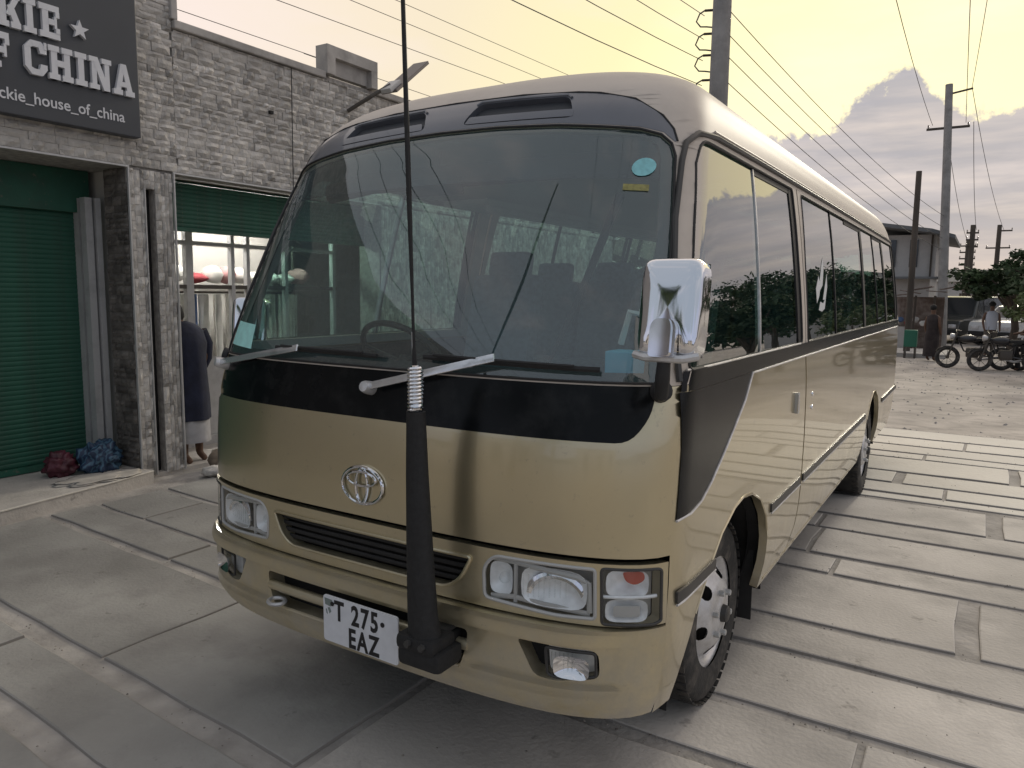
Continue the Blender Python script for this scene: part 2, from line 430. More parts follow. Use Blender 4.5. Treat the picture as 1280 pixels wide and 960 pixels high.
# ---------------------------------------------------------------- bus materials
m_gold = mat('champagne paint', (.59, .52, .345), .30, .88, .9, noise_amt=.05, noise_scale=3, dirt=((.48, .42, .29), 3, .4), spots=((.34, .30, .24), 26, .35), low=((.36, .325, .28), .36, .95, .75))
m_beige = mat('light beige paint', (.58, .52, .46), .55, .0, .0, spec=.25, noise_amt=.04, noise_scale=2, dirt=((.40, .36, .32), 6, .3))
m_visor = mat('dark slate paint', (.115, .125, .15), .36, .2, .6, noise_amt=.08, noise_scale=5)
m_black = mat('gloss black', (.006, .007, .008), .20, 0, .0, spec=.16, dirt=((.05, .05, .05), 9, .25))
m_rub = mat('black rubber', (.018, .018, .019), .65, noise_amt=.2, noise_scale=20)
m_dark = mat('dark cavity', (.010, .010, .011), .8)
m_arm = mat('pale silver paint', (.78, .79, .81), .22, .75, dirt=((.4, .4, .4), 9, .4))
m_chrome = mat('chrome', (.80, .81, .84), .06, 1.0)
m_satin = mat('satin silver', (.66, .66, .67), .36, .45, noise_amt=.12, noise_scale=30, dirt=((.30, .27, .23), 14, .45))
m_bezel = mat('grey lamp bezel', (.46, .46, .45), .4, .1)
m_refl = mat('lamp reflector', (.86, .88, .90), .45, .35, noise_amt=.12, noise_scale=30)
m_lens = glass('clear lens', (.95, .96, .96), .045)
m_ws = glass('windscreen glass', (.86, 1., .97), .15, haze=.08, hazecol=(.34, .50, .52))  # teal haze colour stands in for reflected sky, mottled like dust
m_side = glass('tinted side glass', (.50, .74, .66), .34)
m_orange = mat('faded red indicator plastic', (.42, .07, .045), .3, 0, .5)
m_plate = mat('white plate', (.70, .72, .76), .35, noise_amt=.05, noise_scale=30)
m_ink = mat('black print', (.012, .012, .014), .5)
m_flag = mat('faded grey-green print', (.19, .23, .22), .5)
m_tyre = mat('tyre rubber', (.035, .034, .033), .85, noise_amt=.3, noise_scale=12, dirt=((.17, .15, .13), 9, .6), bump=.2, bump_scale=60)
m_trim = mat('dark moulding', (.045, .044, .043), .45)
m_seat = mat('grey-blue seat fabric', (.16, .19, .22), .85, noise_amt=.25, noise_scale=30)
m_lining = mat('grey interior lining', (.34, .36, .35), .8)
m_dash = mat('dark dashboard', (.035, .036, .038), .6, noise_amt=.2, noise_scale=10)
m_mesh = mat('matt black sleeve', (.016, .016, .017), .7, noise_amt=.25, noise_scale=60, bump=.15, bump_scale=200)

bus = thing('minibus', 'champagne gold minibus parked on the concrete slabs with a tall aerial on its front bumper', 'minibus')

def SN(u, v):
    v = min(max(v, 0), NV-.02); e = 1e-3
    a = Vector(S(u+e, v)); b = Vector(S(u-e, v)); c = Vector(S(u, v+e)); d = Vector(S(u, max(0, v-e)))
    n = (a-b).cross(c-d)
    if n.length < 1e-12: return Vector((0, 0, 1))
    n.normalize(); p = Vector(S(u, v))
    if n.dot(p-Vector((0, min(max(p.y, 1.2), 6), 1.2))) < 0: n = -n
    return n
def MF(off):
    f = off if callable(off) else (lambda u, v: off)
    return lambda u, v: Vector(S(u, v))+SN(u, v)*f(u, v)
def Fl(pts, d=.04, r=0.):                  # front loop given in (x, z)
    if r: pts = rounded(pts, r)
    return [uF(*p) for p in densify(pts, d)]
def Sl(pts, s=1, d=.08, r=0.):             # side loop given in (y, z)
    if r: pts = rounded(pts, r)
    return [uS(p[0], p[1], s) for p in densify(pts, d)]
def mir(pts): return [(-x, z) for x, z in pts]
GU = []
a = 0.
while a < U3+.01:
    GU += [a] if a == 0 else [a, -a]; a += .045 if a < 1.35 else (.25 if a < U2 else .1)
def grid(u0, u1, v0, v1, dv=.25):
    return [(u, v0+dv*k) for u in GU if u0 <= u <= u1 for k in range(1, int((v1-v0)/dv)+1) if v0+dv*k < v1-.02]
def panel(name, outer, holes, off, m, parent=bus, dense=None, depth=0., hdepth=0., dv=.25):
    mf = MF(off)
    us = [p[0] for p in outer]; vs_ = [p[1] for p in outer]
    g = grid(min(us), max(us), max(0, min(vs_)), max(vs_), dv) if dense is None else \
        [(min(us)+dense*i, min(vs_)+dense*1.3*j) for i in range(1, int((max(us)-min(us))/dense)+1) for j in range(1, int((max(vs_)-min(vs_))/(dense*1.3))+1)]
    V, F, P = sheet(outer, holes, g, mf); N = [SN(*p) for p in P]
    # orient outward
    F2 = []
    for f in F:
        n = (V[f[1]]-V[f[0]]).cross(V[f[2]]-V[f[0]])
        F2.append(f if n.dot(N[f[0]]) >= 0 else (f[0], f[2], f[1]))
    ns = list(N); nv = len(V)
    for lp, dp_ in [(outer, depth)]+[(h_, hdepth) for h_ in holes]:
        if not dp_: continue
        a = [mf(*p) for p in lp]; b = [q-SN(*p)*dp_ for p, q in zip(lp, a)]; k = len(V); n = len(lp)
        V += a+b; ns += [None]*(2*n)
        for i in range(n):
            j = (i+1) % n
            if lp[i][1] <= 0 and lp[j][1] <= 0 and abs(lp[i][1]) > 1e-9: continue
            F2.append((k+i, k+j, k+n+j, k+n+i))
    o = mesh(name, V, F2, m, parent, True); me = o.data
    me.update(); vn = [tuple(x) if x is not None else (0., 0., 0.) for x in ns]
    # rim faces keep their own normals
    vn = [n if ns[i] is not None else tuple(me.vertices[i].normal) for i, n in enumerate(vn)]
    me.normals_split_custom_set_from_vertices(vn)
    return o
def ring(name, pts, r, m, off=.0, parent=bus, closed=False, n=6, flat=1.):
    P = [MF(off)(*p) for p in pts]
    return MB().tube(P, r, n, True, flat, closed).build(name, m, parent, True)

# feature outlines ---------------------------------------------------------------------
half_ws = [(.972, 1.398), (.965, 1.512), (.946, 1.703), (.915, 1.93), (.886, 2.105), (.868, 2.148), (.835, 2.178), (.77, 2.197), (.50, 2.226), (.25, 2.241)]
WS = half_ws+[(0, 2.246)]+mir(half_ws)[::-1]
WSL = [uF(*p) for p in densify(WS, .05)]
BP = rounded([(.972, 1.392), (.968, 1.300), (.925, 1.226), (-.925, 1.226), (-.968, 1.300), (-.972, 1.392)], [0, .05, .06, .06, .05, 0])
BPL = [uF(*p) for p in densify(BP, .05)]
half_vis = [(.880, 2.158), (.862, 2.200), (.822, 2.248), (.725, 2.312), (.60, 2.343), (.521, 2.353), (.30, 2.368)]
VIS = [(.874, 2.155), (.84, 2.186), (.77, 2.205), (.50, 2.234), (.25, 2.249), (0, 2.254), (-.25, 2.249), (-.50, 2.234), (-.77, 2.205), (-.84, 2.186), (-.874, 2.155)]
VIS = VIS+mir(half_vis)+[(0, 2.374)]+half_vis[::-1]
VISL = [uF(*p) for p in densify(VIS, .05)]
VENT = rounded([(.085, 2.268), (.125, 2.352), (.50, 2.338), (.545, 2.252)], .03)
W1 = rounded([(.315, 1.432), (.36, 1.58), (.485, 1.88), (.580, 2.09), (.655, 2.178), (2.02, 2.178), (1.985, 1.815), (1.955, 1.432)], [.03, 0, 0, 0, .07, .03, 0, .03])
W2 = rounded([(2.085, 1.432), (2.14, 1.80), (2.22, 2.174), (6.60, 2.160), (6.60, 1.432)], [.03, 0, .03, .06, .06])
ARCH_F = [(.30, .20), (.325, .36), (.36, .50), (.43, .62), (.54, .73), (.68, .825), (.83, .880), (.95, .895), (1.08, .880), (1.22, .825), (1.33, .73), (1.40, .61), (1.425, .48), (1.43, .36), (1.43, .20)]
ARCH_R = [(4.50, .20), (4.505, .36), (4.52, .52), (4.60, .69), (4.73, .81), (4.90, .875), (5.08, .875), (5.24, .81), (5.37, .69), (5.46, .52), (5.48, .36), (5.48, .20)]
SEAM_S = [(2.01, .42), (2.055, .62), (2.07, .95), (2.035, 1.385), (2.028, 1.385), (2.062, .95), (2.047, .62), (2.002, .42)]
SEAM_S = [(1.950, .36), (2.015, .50), (2.040, .62), (2.060, .95), (2.025, 1.384), (2.047, 1.384), (2.082, .95), (2.062, .62), (2.037, .50), (1.972, .36)]
SEAM_U = [(2.024, 1.392), (2.075, 1.80), (2.12, 2.19), (2.142, 2.19), (2.097, 1.80), (2.046, 1.392)]
GRL = rounded([(-.455, .828), (.455, .828), (.415, .75), (.36, .713), (-.36, .713), (-.415, .75)], [.015, .015, .03, .05, .05, .03])
HL = rounded([(.503, .708), (.498, .805), (.535, .848), (.852, .850), (.856, .697), (.74, .693)], [.02, .03, .03, .012, .012, .02])
TS = rounded([(.869, .854), (1.014, .852), (1.016, .688), (1.004, .680), (.874, .682)], .012)
uss = uS(.20, .88)[0]; vseam = v_of_z(.884); vled = v_of_z(.676); vb = v_of_z(1.388)

# lower body shell (champagne), one skin from the front round both sides to the tail
notch = uss
def urange(a, b, d=.1):
    n = max(1, int(abs(b-a)/d)); return [a+(b-a)*i/n for i in range(n+1)]
outer = [(u, vb) for u in urange(-U3, U3, .06)]+[(U3, v) for v in (3, 2, 1, .5)]+[(u, 0.) for u in urange(U3, notch, .1)]
outer += [(notch, v) for v in (.6, 1.2, vseam-.2)]+[(u, vseam) for u in urange(notch, -notch, .05)]+[(-notch, v) for v in (vseam-.2, 1.2, .6)]
outer += [(u, 0.) for u in urange(-notch, -U3, .1)]+[(-U3, v) for v in (.5, 1, 2, 3)]
RW_LOW = None
holes = [BPL]
for s in (1, -1): holes += [Sl(ARCH_F, s), Sl(ARCH_R, s), Sl(SEAM_S, s)]
low = panel('body', outer, holes, 0., m_gold, hdepth=.035)
# upper shell (lighter beige) with the openings cut out
outer = [(u, vb+.01) for u in urange(-U3, U3, .06)]+[(U3, v) for v in (5, 7, 9, 11, 13, 14)]+[(u, NV-.001) for u in urange(U3, -U3, .2)]+[(-U3, v) for v in (14, 13, 11, 9, 7, 5)]
holes = [WSL, VISL]
for s in (1, -1): holes += [Sl(W1, s), Sl(W2, s), Sl(SEAM_U, s)]
rw = [(U3-.02, v_of_z(1.5)), (U3-.75, v_of_z(1.5)), (U3-.75, v_of_z(2.1)), (U3-.02, v_of_z(2.1))]
holes += [rw, [(-a, b) for a, b in rw]]
upp = panel('roof_and_pillars', outer, holes, 0., m_beige, hdepth=.03)
holes = [h_ for h_ in holes if h_ is not VISL]
panel('inner_lining', outer, holes, -.035, m_lining, dv=.5)
for s in (1, -1): panel('rear_window', [(s*a, b) for a, b in rw], [], -.012, m_side)
# inner shield below the belt keeps the cabin closed
outer = [(u, vb) for u in urange(-U3, U3, .1)]+[(u, .0) for u in urange(U3, -U3, .1)]
panel('inner_shield', outer, [Sl(ARCH_F, s) for s in (1, -1)]+[Sl(ARCH_R, s) for s in (1, -1)], -.085, m_dark, dv=.5)
panel('front_black_panel', BPL, [], -.002, m_black)
m_ventd = mat('vent shadow grey', (.045, .048, .055), .6)
vis = panel('roof_visor', VISL, [Fl(VENT, .03), Fl(mir(VENT), .03)], .001, m_visor, dense=.045, hdepth=.03)
for s in (1, -1):
    P = VENT if s > 0 else mir(VENT)
    panel('vent_recess', Fl(P, .03), [], -.020, m_ventd, dense=.05, parent=bus)
    up_lip = [((x), z) for x, z in ((.118, 2.345), (.135, 2.357), (.30, 2.352), (.49, 2.343), (.508, 2.330))]
    ring('vent_lip', [uF(s*x, z) for x, z in up_lip], .006, m_visor, .002)
    ledge = rounded([(.10, 2.270), (.112, 2.298), (.533, 2.284), (.540, 2.256)], .008)
    panel('vent_ledge', Fl([(s*x, z) for x, z in ledge], .03), [], .002, m_visor, dense=.05, depth=.03)
ws = panel('windscreen', WSL, [], -.004, m_ws)
# windscreen: black ceramic border and rubber gasket
inner = [(x*.962, 1.43+(z-1.398)*.955) for x, z in WS]
panel('windscreen_border', WSL, [[uF(*p) for p in densify(inner, .05)]], -.010, m_rub)
ring('windscreen_gasket', WSL, .0045, m_rub, .002, closed=True)
ring('visor_edge_strip', [uF(*p) for p in densify(half_vis[::-1]+[], .05)[:0] or [(x, z) for x, z in ([(-a, b) for a, b in half_vis]+[(0, 2.374)]+half_vis[::-1])]], .004, m_rub, .001)
shade = [(x*.955, z) for x, z in half_ws if z > 2.1]
tb = [(.86, 2.035), (.875, 2.09), (.845, 2.15), (.76, 2.178), (.50, 2.207), (.25, 2.222)]
m_shade = glass('dark top tint', (.16, .20, .22), .03)
panel('shade_band', [uF(*p) for p in densify([(0, 2.055)]+[(.5, 2.048)]+tb+[(0, 2.227)]+mir(tb)[::-1]+[(-.5, 2.048)], .05)], [], -.016, m_shade)

# front fascia with lamps -------------------------------------------------------------
us2 = uss-.008
outer = [(u, vled) for u in urange(-us2, us2, .05)]+[(us2, vled+.2)]+[(u, vseam-.035) for u in urange(us2, -us2, .05)]+[(-us2, vled+.2)]
holes = [Fl(GRL), Fl(HL), Fl(TS, .03), Fl(mir(HL)), Fl(mir(TS), .03)]
fas = panel('front_fascia', outer, holes, .003, m_gold, dense=.045, hdepth=.045, depth=.03)
bg_ = panel('grille_backing', Fl(GRL), [], -.06, m_dark, dense=.08)
ring('grille_trim', Fl(GRL), .006, m_gold, .006, closed=True)
for k, z in enumerate((.808, .784, .760, .737)):
    w_ = .44 if k < 2 else (.425 if k == 2 else .40)
    P = [MF(-.022)(*uF(x, z)) for x in [w_*(i/12*2-1) for i in range(13)]]
    mb = MB().tube(P, .0085, 6, True, .6); mb.build('grille_bar', m_rub, bus, True)
def local(x, z):
    u, v = uF(x, z); n = SN(u, v); t = (Vector(S(u+.01, v))-Vector(S(u-.01, v))).normalized()
    return Vector(S(u, v)), t, n.cross(t), n
def bowl(name, x, z, rx, rz, depth, m, parent, off=-.045, n=20):
    o, t, b_, nn = local(x, z)
    if t.x < 0: t = -t
    if b_.z < 0: b_ = -b_
    vs = []; fs = []
    rings = 5
    for i in range(rings+1):
        q = i/rings
        for j in range(n):
            a = 2*PI*j/n; e = .55
            cx = math.copysign(abs(math.cos(a))**e, math.cos(a)); cz = math.copysign(abs(math.sin(a))**e, math.sin(a))
            vs.append(o+nn*(off+depth*q*q)+t*rx*q*cx+b_*rz*q*cz)
    for i in range(rings):
        for j in range(n): fs.append((i*n+j, i*n+(j+1) % n, (i+1)*n+(j+1) % n, (i+1)*n+j))
    return mesh(name, vs, fs, m, parent, True)
for s in (1, -1):
    P = HL if s > 0 else mir(HL); hb = panel('headlight', Fl(P), [], -.047, m_bezel, dense=.06)
    o = bowl('small_reflector', s*.555, .775, .040, .052, .035, m_refl, hb)
    c, t, b_, nn = local(s*.555, .768)
    MB().lathe([(0, .018), (.014, .014), (.019, 0), (.019, -.03)], c-nn*.035, nn, 14).build('bulb', m_lens, hb, True)
    bowl('main_reflector', s*.730, .772, .105, .062, .038, m_refl, hb)
    # arched inner reflector step
    arc = []
    for i in range(15):
        a = PI*(.08+.84*i/14); arc.append((s*(.735-.095*math.cos(a)), .722+.088*math.sin(a)))
    mbx = MB().tube([MF(-.020)(*uF(*p)) for p in arc], .013, 6, True, .7); mbx.build('reflector_arch', m_chrome, hb, True)
    MB().tube([MF(-.012)(*uF(s*.604, z)) for z in (.705, .74, .78, .82, .842)], .007, 6).build('lamp_divider', m_bezel, hb, True)
    MB().tube([MF(-.012)(*uF(s*x, z)) for x, z in ((.52, .712), (.6, .722), (.7, .714), (.84, .705))], .009, 6, True, .6).build('lamp_lower_bezel', m_bezel, hb, True)
    MB().tube([MF(-.010)(*uF(s*x, z)) for x, z in ((.515, .838), (.6, .836), (.7, .826), (.8, .815), (.835, .800), (.84, .71))], .010, 6, True, .7).build('lamp_upper_bezel', m_bezel, hb, True)
    fl_ = MB()
    for i in range(9):
        x = .632+.017*i; zz = .045-.0022*i
        fl_.tube([MF(-.006)(*uF(s*x, .775-zz)), MF(-.006)(*uF(s*x, .775+zz*.7))], .0022, 4)
    fl_.build('lens_fluting', m_lens, hb, True)
    panel('headlight_lens', Fl(P), [], .001, m_lens, hb, dense=.06)
    ring('lamp_surround', Fl(P), .006, m_bezel, .002, closed=True)
    P = TS if s > 0 else mir(TS); tb_ = panel('corner_lamp', Fl(P, .03), [], -.047, m_bezel, dense=.05)
    bowl('upper_reflector', s*.940, .806, .064, .042, .034, m_refl, tb_)
    bowl('lower_reflector', s*.940, .722, .064, .036, .034, m_refl, tb_)
    q = rounded([(.925, .842), (.98, .842), (.985, .815), (.96, .800), (.935, .812)], .012)
    panel('indicator_bulb_cover', Fl([(s*x, z) for x, z in q], .02), [], -.012, m_orange, tb_, dense=.03)
    MB().tube([MF(-.010)(*uF(s*x, .764)) for x in (.875, .91, .95, .99, 1.01)], .006, 6, True, 1).build('lamp_step', m_refl, tb_, True)
    q = rounded([(.905, .735), (.975, .735), (.975, .700), (.905, .700)], .008)
    panel('smoked_reflector', Fl([(s*x, z) for x, z in q], .02), [], -.014, m_bezel, tb_, dense=.03)
    panel('corner_lens', Fl(P, .03), [], .002, m_lens, tb_, dense=.04)
    ring('lamp_surround', Fl(P, .03), .005, m_trim, .002, closed=True)

# bumper -----------------------------------------------------------------------------
BO = [(.30, -.03), (.36, .005), (.40, .030), (.44, .047), (.462, .053), (.474, .042), (.488, .036), (.60, .036), (.616, .040), (.628, .056), (.645, .060), (.660, .054), (.671, .030), (.676, .004)]
def bprof(z):
    for i in range(len(BO)-1):
        if z <= BO[i+1][0]: t = (z-BO[i][0])/(BO[i+1][0]-BO[i][0]); return BO[i][1]+t*(BO[i+1][1]-BO[i][1])
    return BO[-1][1]
def boff(extra=0.):
    def f(u, v):
        z = row(v)[0]; k = min(1., max(0., (uss-abs(u))/.35)); k = k*k*(3-2*k)
        o = bprof(z)*(.22+.78*k)
        if z < .37: o -= (.37-z)*.6
        ax_ = abs(S(u, v)[0])
        if .46 < ax_ < .95 and .46 < z < .64:      # shallow recessed field round the fog lamp
            def st(t): t = min(1., max(0., t)); return t*t*(3-2*t)
            o -= .016*st((ax_-.475)/.012)*st((.925-ax_)/.012)*st((z-.484)/.006)*st((.624-z)/.008)
        return o+extra
    return f
BI = rounded([(-.462, .603), (.462, .603), (.455, .54), (.43, .476), (-.43, .476), (-.455, .54)], .02)
FG = rounded([(.625, .606), (.868, .602), (.872, .512), (.74, .494), (.680, .500)], [.015, .03, .025, .02, .02])
outer = [(u, .02) for u in urange(-us2, us2, .04)]+[(us2, .5), (us2, 1), (us2, 1.5)]+[(u, vled-.03) for u in urange(us2, -us2, .04)]+[(-us2, 1.5), (-us2, 1), (-us2, .5)]
bmp = panel('bumper', outer, [Fl(BI), Fl(FG, .03), Fl(mir(FG), .03)], boff(), m_gold, dense=.022, hdepth=.07, depth=.10)
panel('intake_backing', Fl(BI), [], boff(-.068), m_dark, bmp, dense=.08)
P = [MF(boff(-.012))(*uF(x, .545)) for x in [.46*(i/14*2-1) for i in range(15)]]
MB().tube(P, .019, 12).build('bumper_bar', m_gold, bmp, True)
P = [MF(boff(-.004))(*uF(x, .478)) for x in [.43*(i/14*2-1) for i in range(15)]]
MB().tube(P, .008, 8).build('intake_lip', m_gold, bmp, True)
P = [MF(boff(.002))(*uF(x, .650)) for x in [.97*(i/24*2-1) for i in range(25)]]
for s in (1, -1):
    P_ = FG if s > 0 else mir(FG); panel('fog_recess', Fl(P_, .03), [], boff(-.066), m_dark, bmp, dense=.06)
    q = rounded([(.715, .596), (.860, .592), (.862, .516), (.745, .503), (.722, .510)], .012); q = [(s*x, z) for x, z in q]
    fg = panel('fog_lamp', Fl(q, .03), [], boff(-.036), m_refl, bmp, dense=.03, depth=.02)
    bowl('fog_reflector', s*.795, .548, .055, .036, .022, m_chrome, fg, off=.012)
    panel('fog_lens', Fl(q, .03), [], boff(-.004), m_lens, fg, dense=.03)
    ring('fog_bezel', Fl(q, .03), .005, m_trim, boff(-.002), fg, closed=True)
    fl_ = MB()
    for i in range(6): fl_.tube([MF(boff(.0))(*uF(s*(.735+.012*i), .52)), MF(boff(.0))(*uF(s*(.735+.012*i), .585))], .002, 4)
    fl_.build('fog_fluting', m_lens, fg, True)
# tow eye seen low at the left end of the intake
c, t, b_, nn = local(-.40, .50)
MB().tube([c+nn*.02+t*(.035*math.cos(a))+Vector((0, -.03-.03*math.sin(a), 0)) for a in [2*PI*i/14 for i in range(14)]], .008, 6, closed=True).build('tow_eye', m_satin, bmp, True)

# number plate -------------------------------------------------------------------------
py = -.092
mb = MB()
mb.prism(rounded([(-.170, .430), (.170, .425), (.170, .592), (-.170, .596)], .012), py, py-.006, lambda x, z, h_: Vector((x, h_, z)))
plate = mb.build('number_plate', m_plate, bus)
ex, ez = (1, 0, 0), (0, 0, 1)
plate.location = (.050, 0, .008)
text_mesh('plate_text', 'T 275', .098, m_ink, plate, (-.116, py-.0065, .5165), ex, ez, .0012, .0026, .74, 1.20)
text_mesh('plate_text', 'EAZ', .096, m_ink, plate, (-.052, py-.0065, .4330), ex, ez, .0012, .0026, .72, 1.20)
MB().lathe([(0, .002), (.0085, .002), (.0085, 0)], (.104, py-.0062, .550), (0, -1, 0), 16).build('plate_bolt', m_ink, plate)
fb = MB(); fb.prism([(-.163, .585), (-.128, .583), (-.122, .566), (-.135, .558), (-.160, .562)], py-.0062, py-.0075, lambda x, z, h_: Vector((x, h_, z)))
fb.prism([(-.148, .552), (-.138, .554), (-.132, .540), (-.140, .532)], py-.0062, py-.0075, lambda x, z, h_: Vector((x, h_, z)))
fb.prism([(-.158, .545), (-.153, .546), (-.149, .528), (-.154, .530)], py-.0062, py-.0075, lambda x, z, h_: Vector((x, h_, z)))
fb.build('plate_emblem', m_flag, plate)
MB().lathe([(0, .002), (.008, .002), (.008, 0)], (-.125, py-.0075, .570), (0, -1, 0), 12).build('plate_bolt', m_ink, plate)
mb = MB(); mb.box2((-.10, -.088, .50), (-.06, -.03, .53)); mb.box2((.06, -.088, .50), (.10, -.03, .53)); mb.build('plate_bracket', m_rub, plate)

# badge: an upright and a lying ellipse inside a wide outer ellipse ---------------------
mb = MB(); n = 40
def ell(cx, cz, rx, rz, r, off):
    pts = []
    for i in range(n):
        a = 2*PI*i/n; pts.append(MF(off)(*uF(cx+rx*math.cos(a), cz+rz*math.sin(a))))
    mb.tube(pts, r, 8, closed=True)
ell(0, .995, .092, .064, .0062, .007); ell(0, .995, .026, .060, .0056, .010); ell(0, 1.018, .064, .024, .0050, .012)
mb.build('front_badge', m_chrome, bus, True)

# wipers -------------------------------------------------------------------------------
def wiper(base, elbow, b0, b1, boss):
    w_ = MB(); A = MF(.030)(*uF(*base)); B = MF(.045)(*uF(*elbow)); n_ = SN(*uF(*base))
    d = (B-A); L = d.length; R = Matrix((d.normalized(), n_.cross(d.normalized()).normalized(), n_)).transposed().to_4x4()
    w_.box((A+B)/2, (L, .026, .008), R, .003); o = w_.build('wiper_arm', m_arm, bus, True)
    MB().lathe([(0, .035), (.018, .033), (.022, .02), (.024, 0), (.024, -.04)], A-n_*.02-d.normalized()*.02, n_, 14).build('wiper_pivot', m_satin, o, True)
    P = [MF(.022)(*uF(b0[0]+(b1[0]-b0[0])*i/8, b0[1]+(b1[1]-b0[1])*i/8)) for i in range(9)]
    MB().tube(P, .009, 6, True, .7).build('wiper_blade', m_rub, o, True)
    P = [MF(.040)(*uF(b0[0]+(b1[0]-b0[0])*i/8*.8+.05, b0[1]+(b1[1]-b0[1])*i/8+.004)) for i in range(9)]
    MB().tube(P, .005, 6).build('wiper_frame', m_rub, o, True)
wiper((-.89, 1.352), (-.352, 1.436), (-.50, 1.436), (.02, 1.432), 0)
wiper((.020, 1.332), (.500, 1.446), (.22, 1.440), (.82, 1.430), 0)

# side features (both sides) ------------------------------------------------------------
for s in (1, -1):
    panel('front_side_window', Sl(W1, s), [], -.008, m_side, dense=.12)
    panel('rear_side_window', Sl(W2, s), [], -.008, m_side, dv=.5)
    ring('window_gasket', Sl(W1, s), .006, m_rub, -.001, closed=True)
    ring('window_gasket', Sl(W2, s), .006, m_rub, -.001, closed=True)
    def bar(y0, y1, w_, m=m_rub, z0=1.435, z1=2.172, name='window_bar', off=-.003):
        panel(name, Sl([(y0-w_/2, z0), (y0+w_/2, z0), (y1+w_/2, z1), (y1-w_/2, z1)], s), [], off, m, dense=.2, depth=.02)
    bar(1.168, 1.30, .016, m_satin, name='quarter_bar')
    bar(1.915, 1.975, .055)
    panel('window_bar', Sl([(1.30, 2.150), (1.94, 2.148), (1.95, 2.172), (1.30, 2.172)], s), [], -.0045, m_rub, dense=.2, depth=.02)
    bar(2.98, 3.08, .014); bar(4.255, 4.36, .085); bar(5.70, 5.68, .085); bar(5.05, 5.05, .014); bar(6.53, 6.52, .07)
    for a_, b2 in ((3.62, 4.34), (5.1, 5.68)):
        panel('window_bar', Sl([(a_, 2.138), (b2, 2.136), (b2, 2.166), (a_, 2.166)], s), [], -.0045, m_rub, dense=.3, depth=.02)
    # belt strip under the windows
    panel('belt_strip', Sl([(.262, 1.369), (6.72, 1.369), (6.72, 1.430), (.285, 1.430)], s), [], .0025, m_black, dv=.2)
    ring('belt_trim', [uS(y, 1.433, s) for y in [.30+.2*i for i in range(9)]], .004, m_satin, .004)
    ring('belt_trim', [uS(y, 1.366, s) for y in [1.02+.2*i for i in range(29)]], .004, m_satin, .004)
    DP = [(.258, 1.368), (1.018, 1.368), (.905, 1.272), (.80, 1.212), (.66, 1.125), (.52, 1.045), (.42, 1.003), (.32, .987), (.222, .985)]
    panel('black_corner_panel', Sl(DP, s), [], .002, m_black, dense=.06)
    ring('corner_panel_trim', [uS(y, z, s) for y, z in DP[1:]], .0045, m_satin, .003)
    # rubbing strips with a bright lower edge
    for a_, b2 in ((.235, .600), (1.405, 2.005), (2.075, 4.44), (5.55, 6.85)):
        panel('side_moulding', Sl(rounded([(a_, .722), (b2, .722), (b2, .760), (a_, .760)], .008), s), [], .008, m_trim, dense=.15, depth=.009)
        ring('moulding_trim', [uS(a_+(b2-a_)*i/8, .719, s) for i in range(9)], .0045, m_satin, .006)
    # crease above the wheels
    panel('door_handle', Sl(rounded([(1.800, 1.105), (1.840, 1.105), (1.835, 1.205), (1.795, 1.205)], .01), s), [], .014, m_bezel, dense=.03, depth=.016)
    ring('handle_trim', [uS(1.80, z, s) for z in (1.115, 1.16, 1.195)], .004, m_chrome, .016)
    for z in (1.155, 1.085):
        c = MF(.0)(*uS(2.22, z, s)); MB().lathe([(0, .008), (.011, .006), (.013, 0)], c, (s, 0, 0), 12).build('door_lock', m_chrome, bus, True)
    GP = [(.262, 1.40), (.300, 1.60), (.420, 1.90), (.52, 2.09), (.565, 2.155), (.64, 2.196), (.80, 2.208), (1.4, 2.212), (2.12, 2.212), (3.0, 2.212), (4.0, 2.210), (5., 2.206), (6., 2.200), (6.65, 2.190)]
    ring('roof_gutter', [uS(y, z, s) for y, z in GP], .011, m_trim, .004)
    ring('gutter_trim', [uS(y, z+.020, s) for y, z in GP[6:]], .005, m_beige, .004)
    # arch lips
    for A_ in (ARCH_F[3:-3], ARCH_R[3:-3]):
        ring('arch_lip', [uS(y, z, s) for i_ in range(len(A_)-1) for y, z in [(A_[i_][0]+(A_[i_+1][0]-A_[i_][0])*q/3, A_[i_][1]+(A_[i_+1][1]-A_[i_][1])*q/3) for q in range(3)]], .006, m_gold, -.002)
    ring('sill_edge', [uS(y, .385, s) for y in [1.5+.25*i for i in range(12)]], .010, m_gold, -.006)
    # small round and square stickers on the glass; the pale leaf mark on the second window
m_white = mat('white vinyl', (.62, .64, .66), .5)
lf = [[(2.42, 1.62), (2.42, 1.70), (2.52, 1.77), (2.56, 1.72), (2.50, 1.66)], [(2.50, 1.68), (2.56, 1.76), (2.64, 1.84), (2.70, 1.88), (2.68, 1.80), (2.62, 1.72)],
      [(2.60, 1.64), (2.68, 1.71), (2.78, 1.79), (2.76, 1.71), (2.68, 1.64)], [(2.46, 1.585), (2.52, 1.63), (2.60, 1.62), (2.70, 1.655), (2.64, 1.59), (2.55, 1.575)]]
for q in lf: panel('window_decal', Sl(q, 1, .1), [], -.0065, m_white, dense=.2)

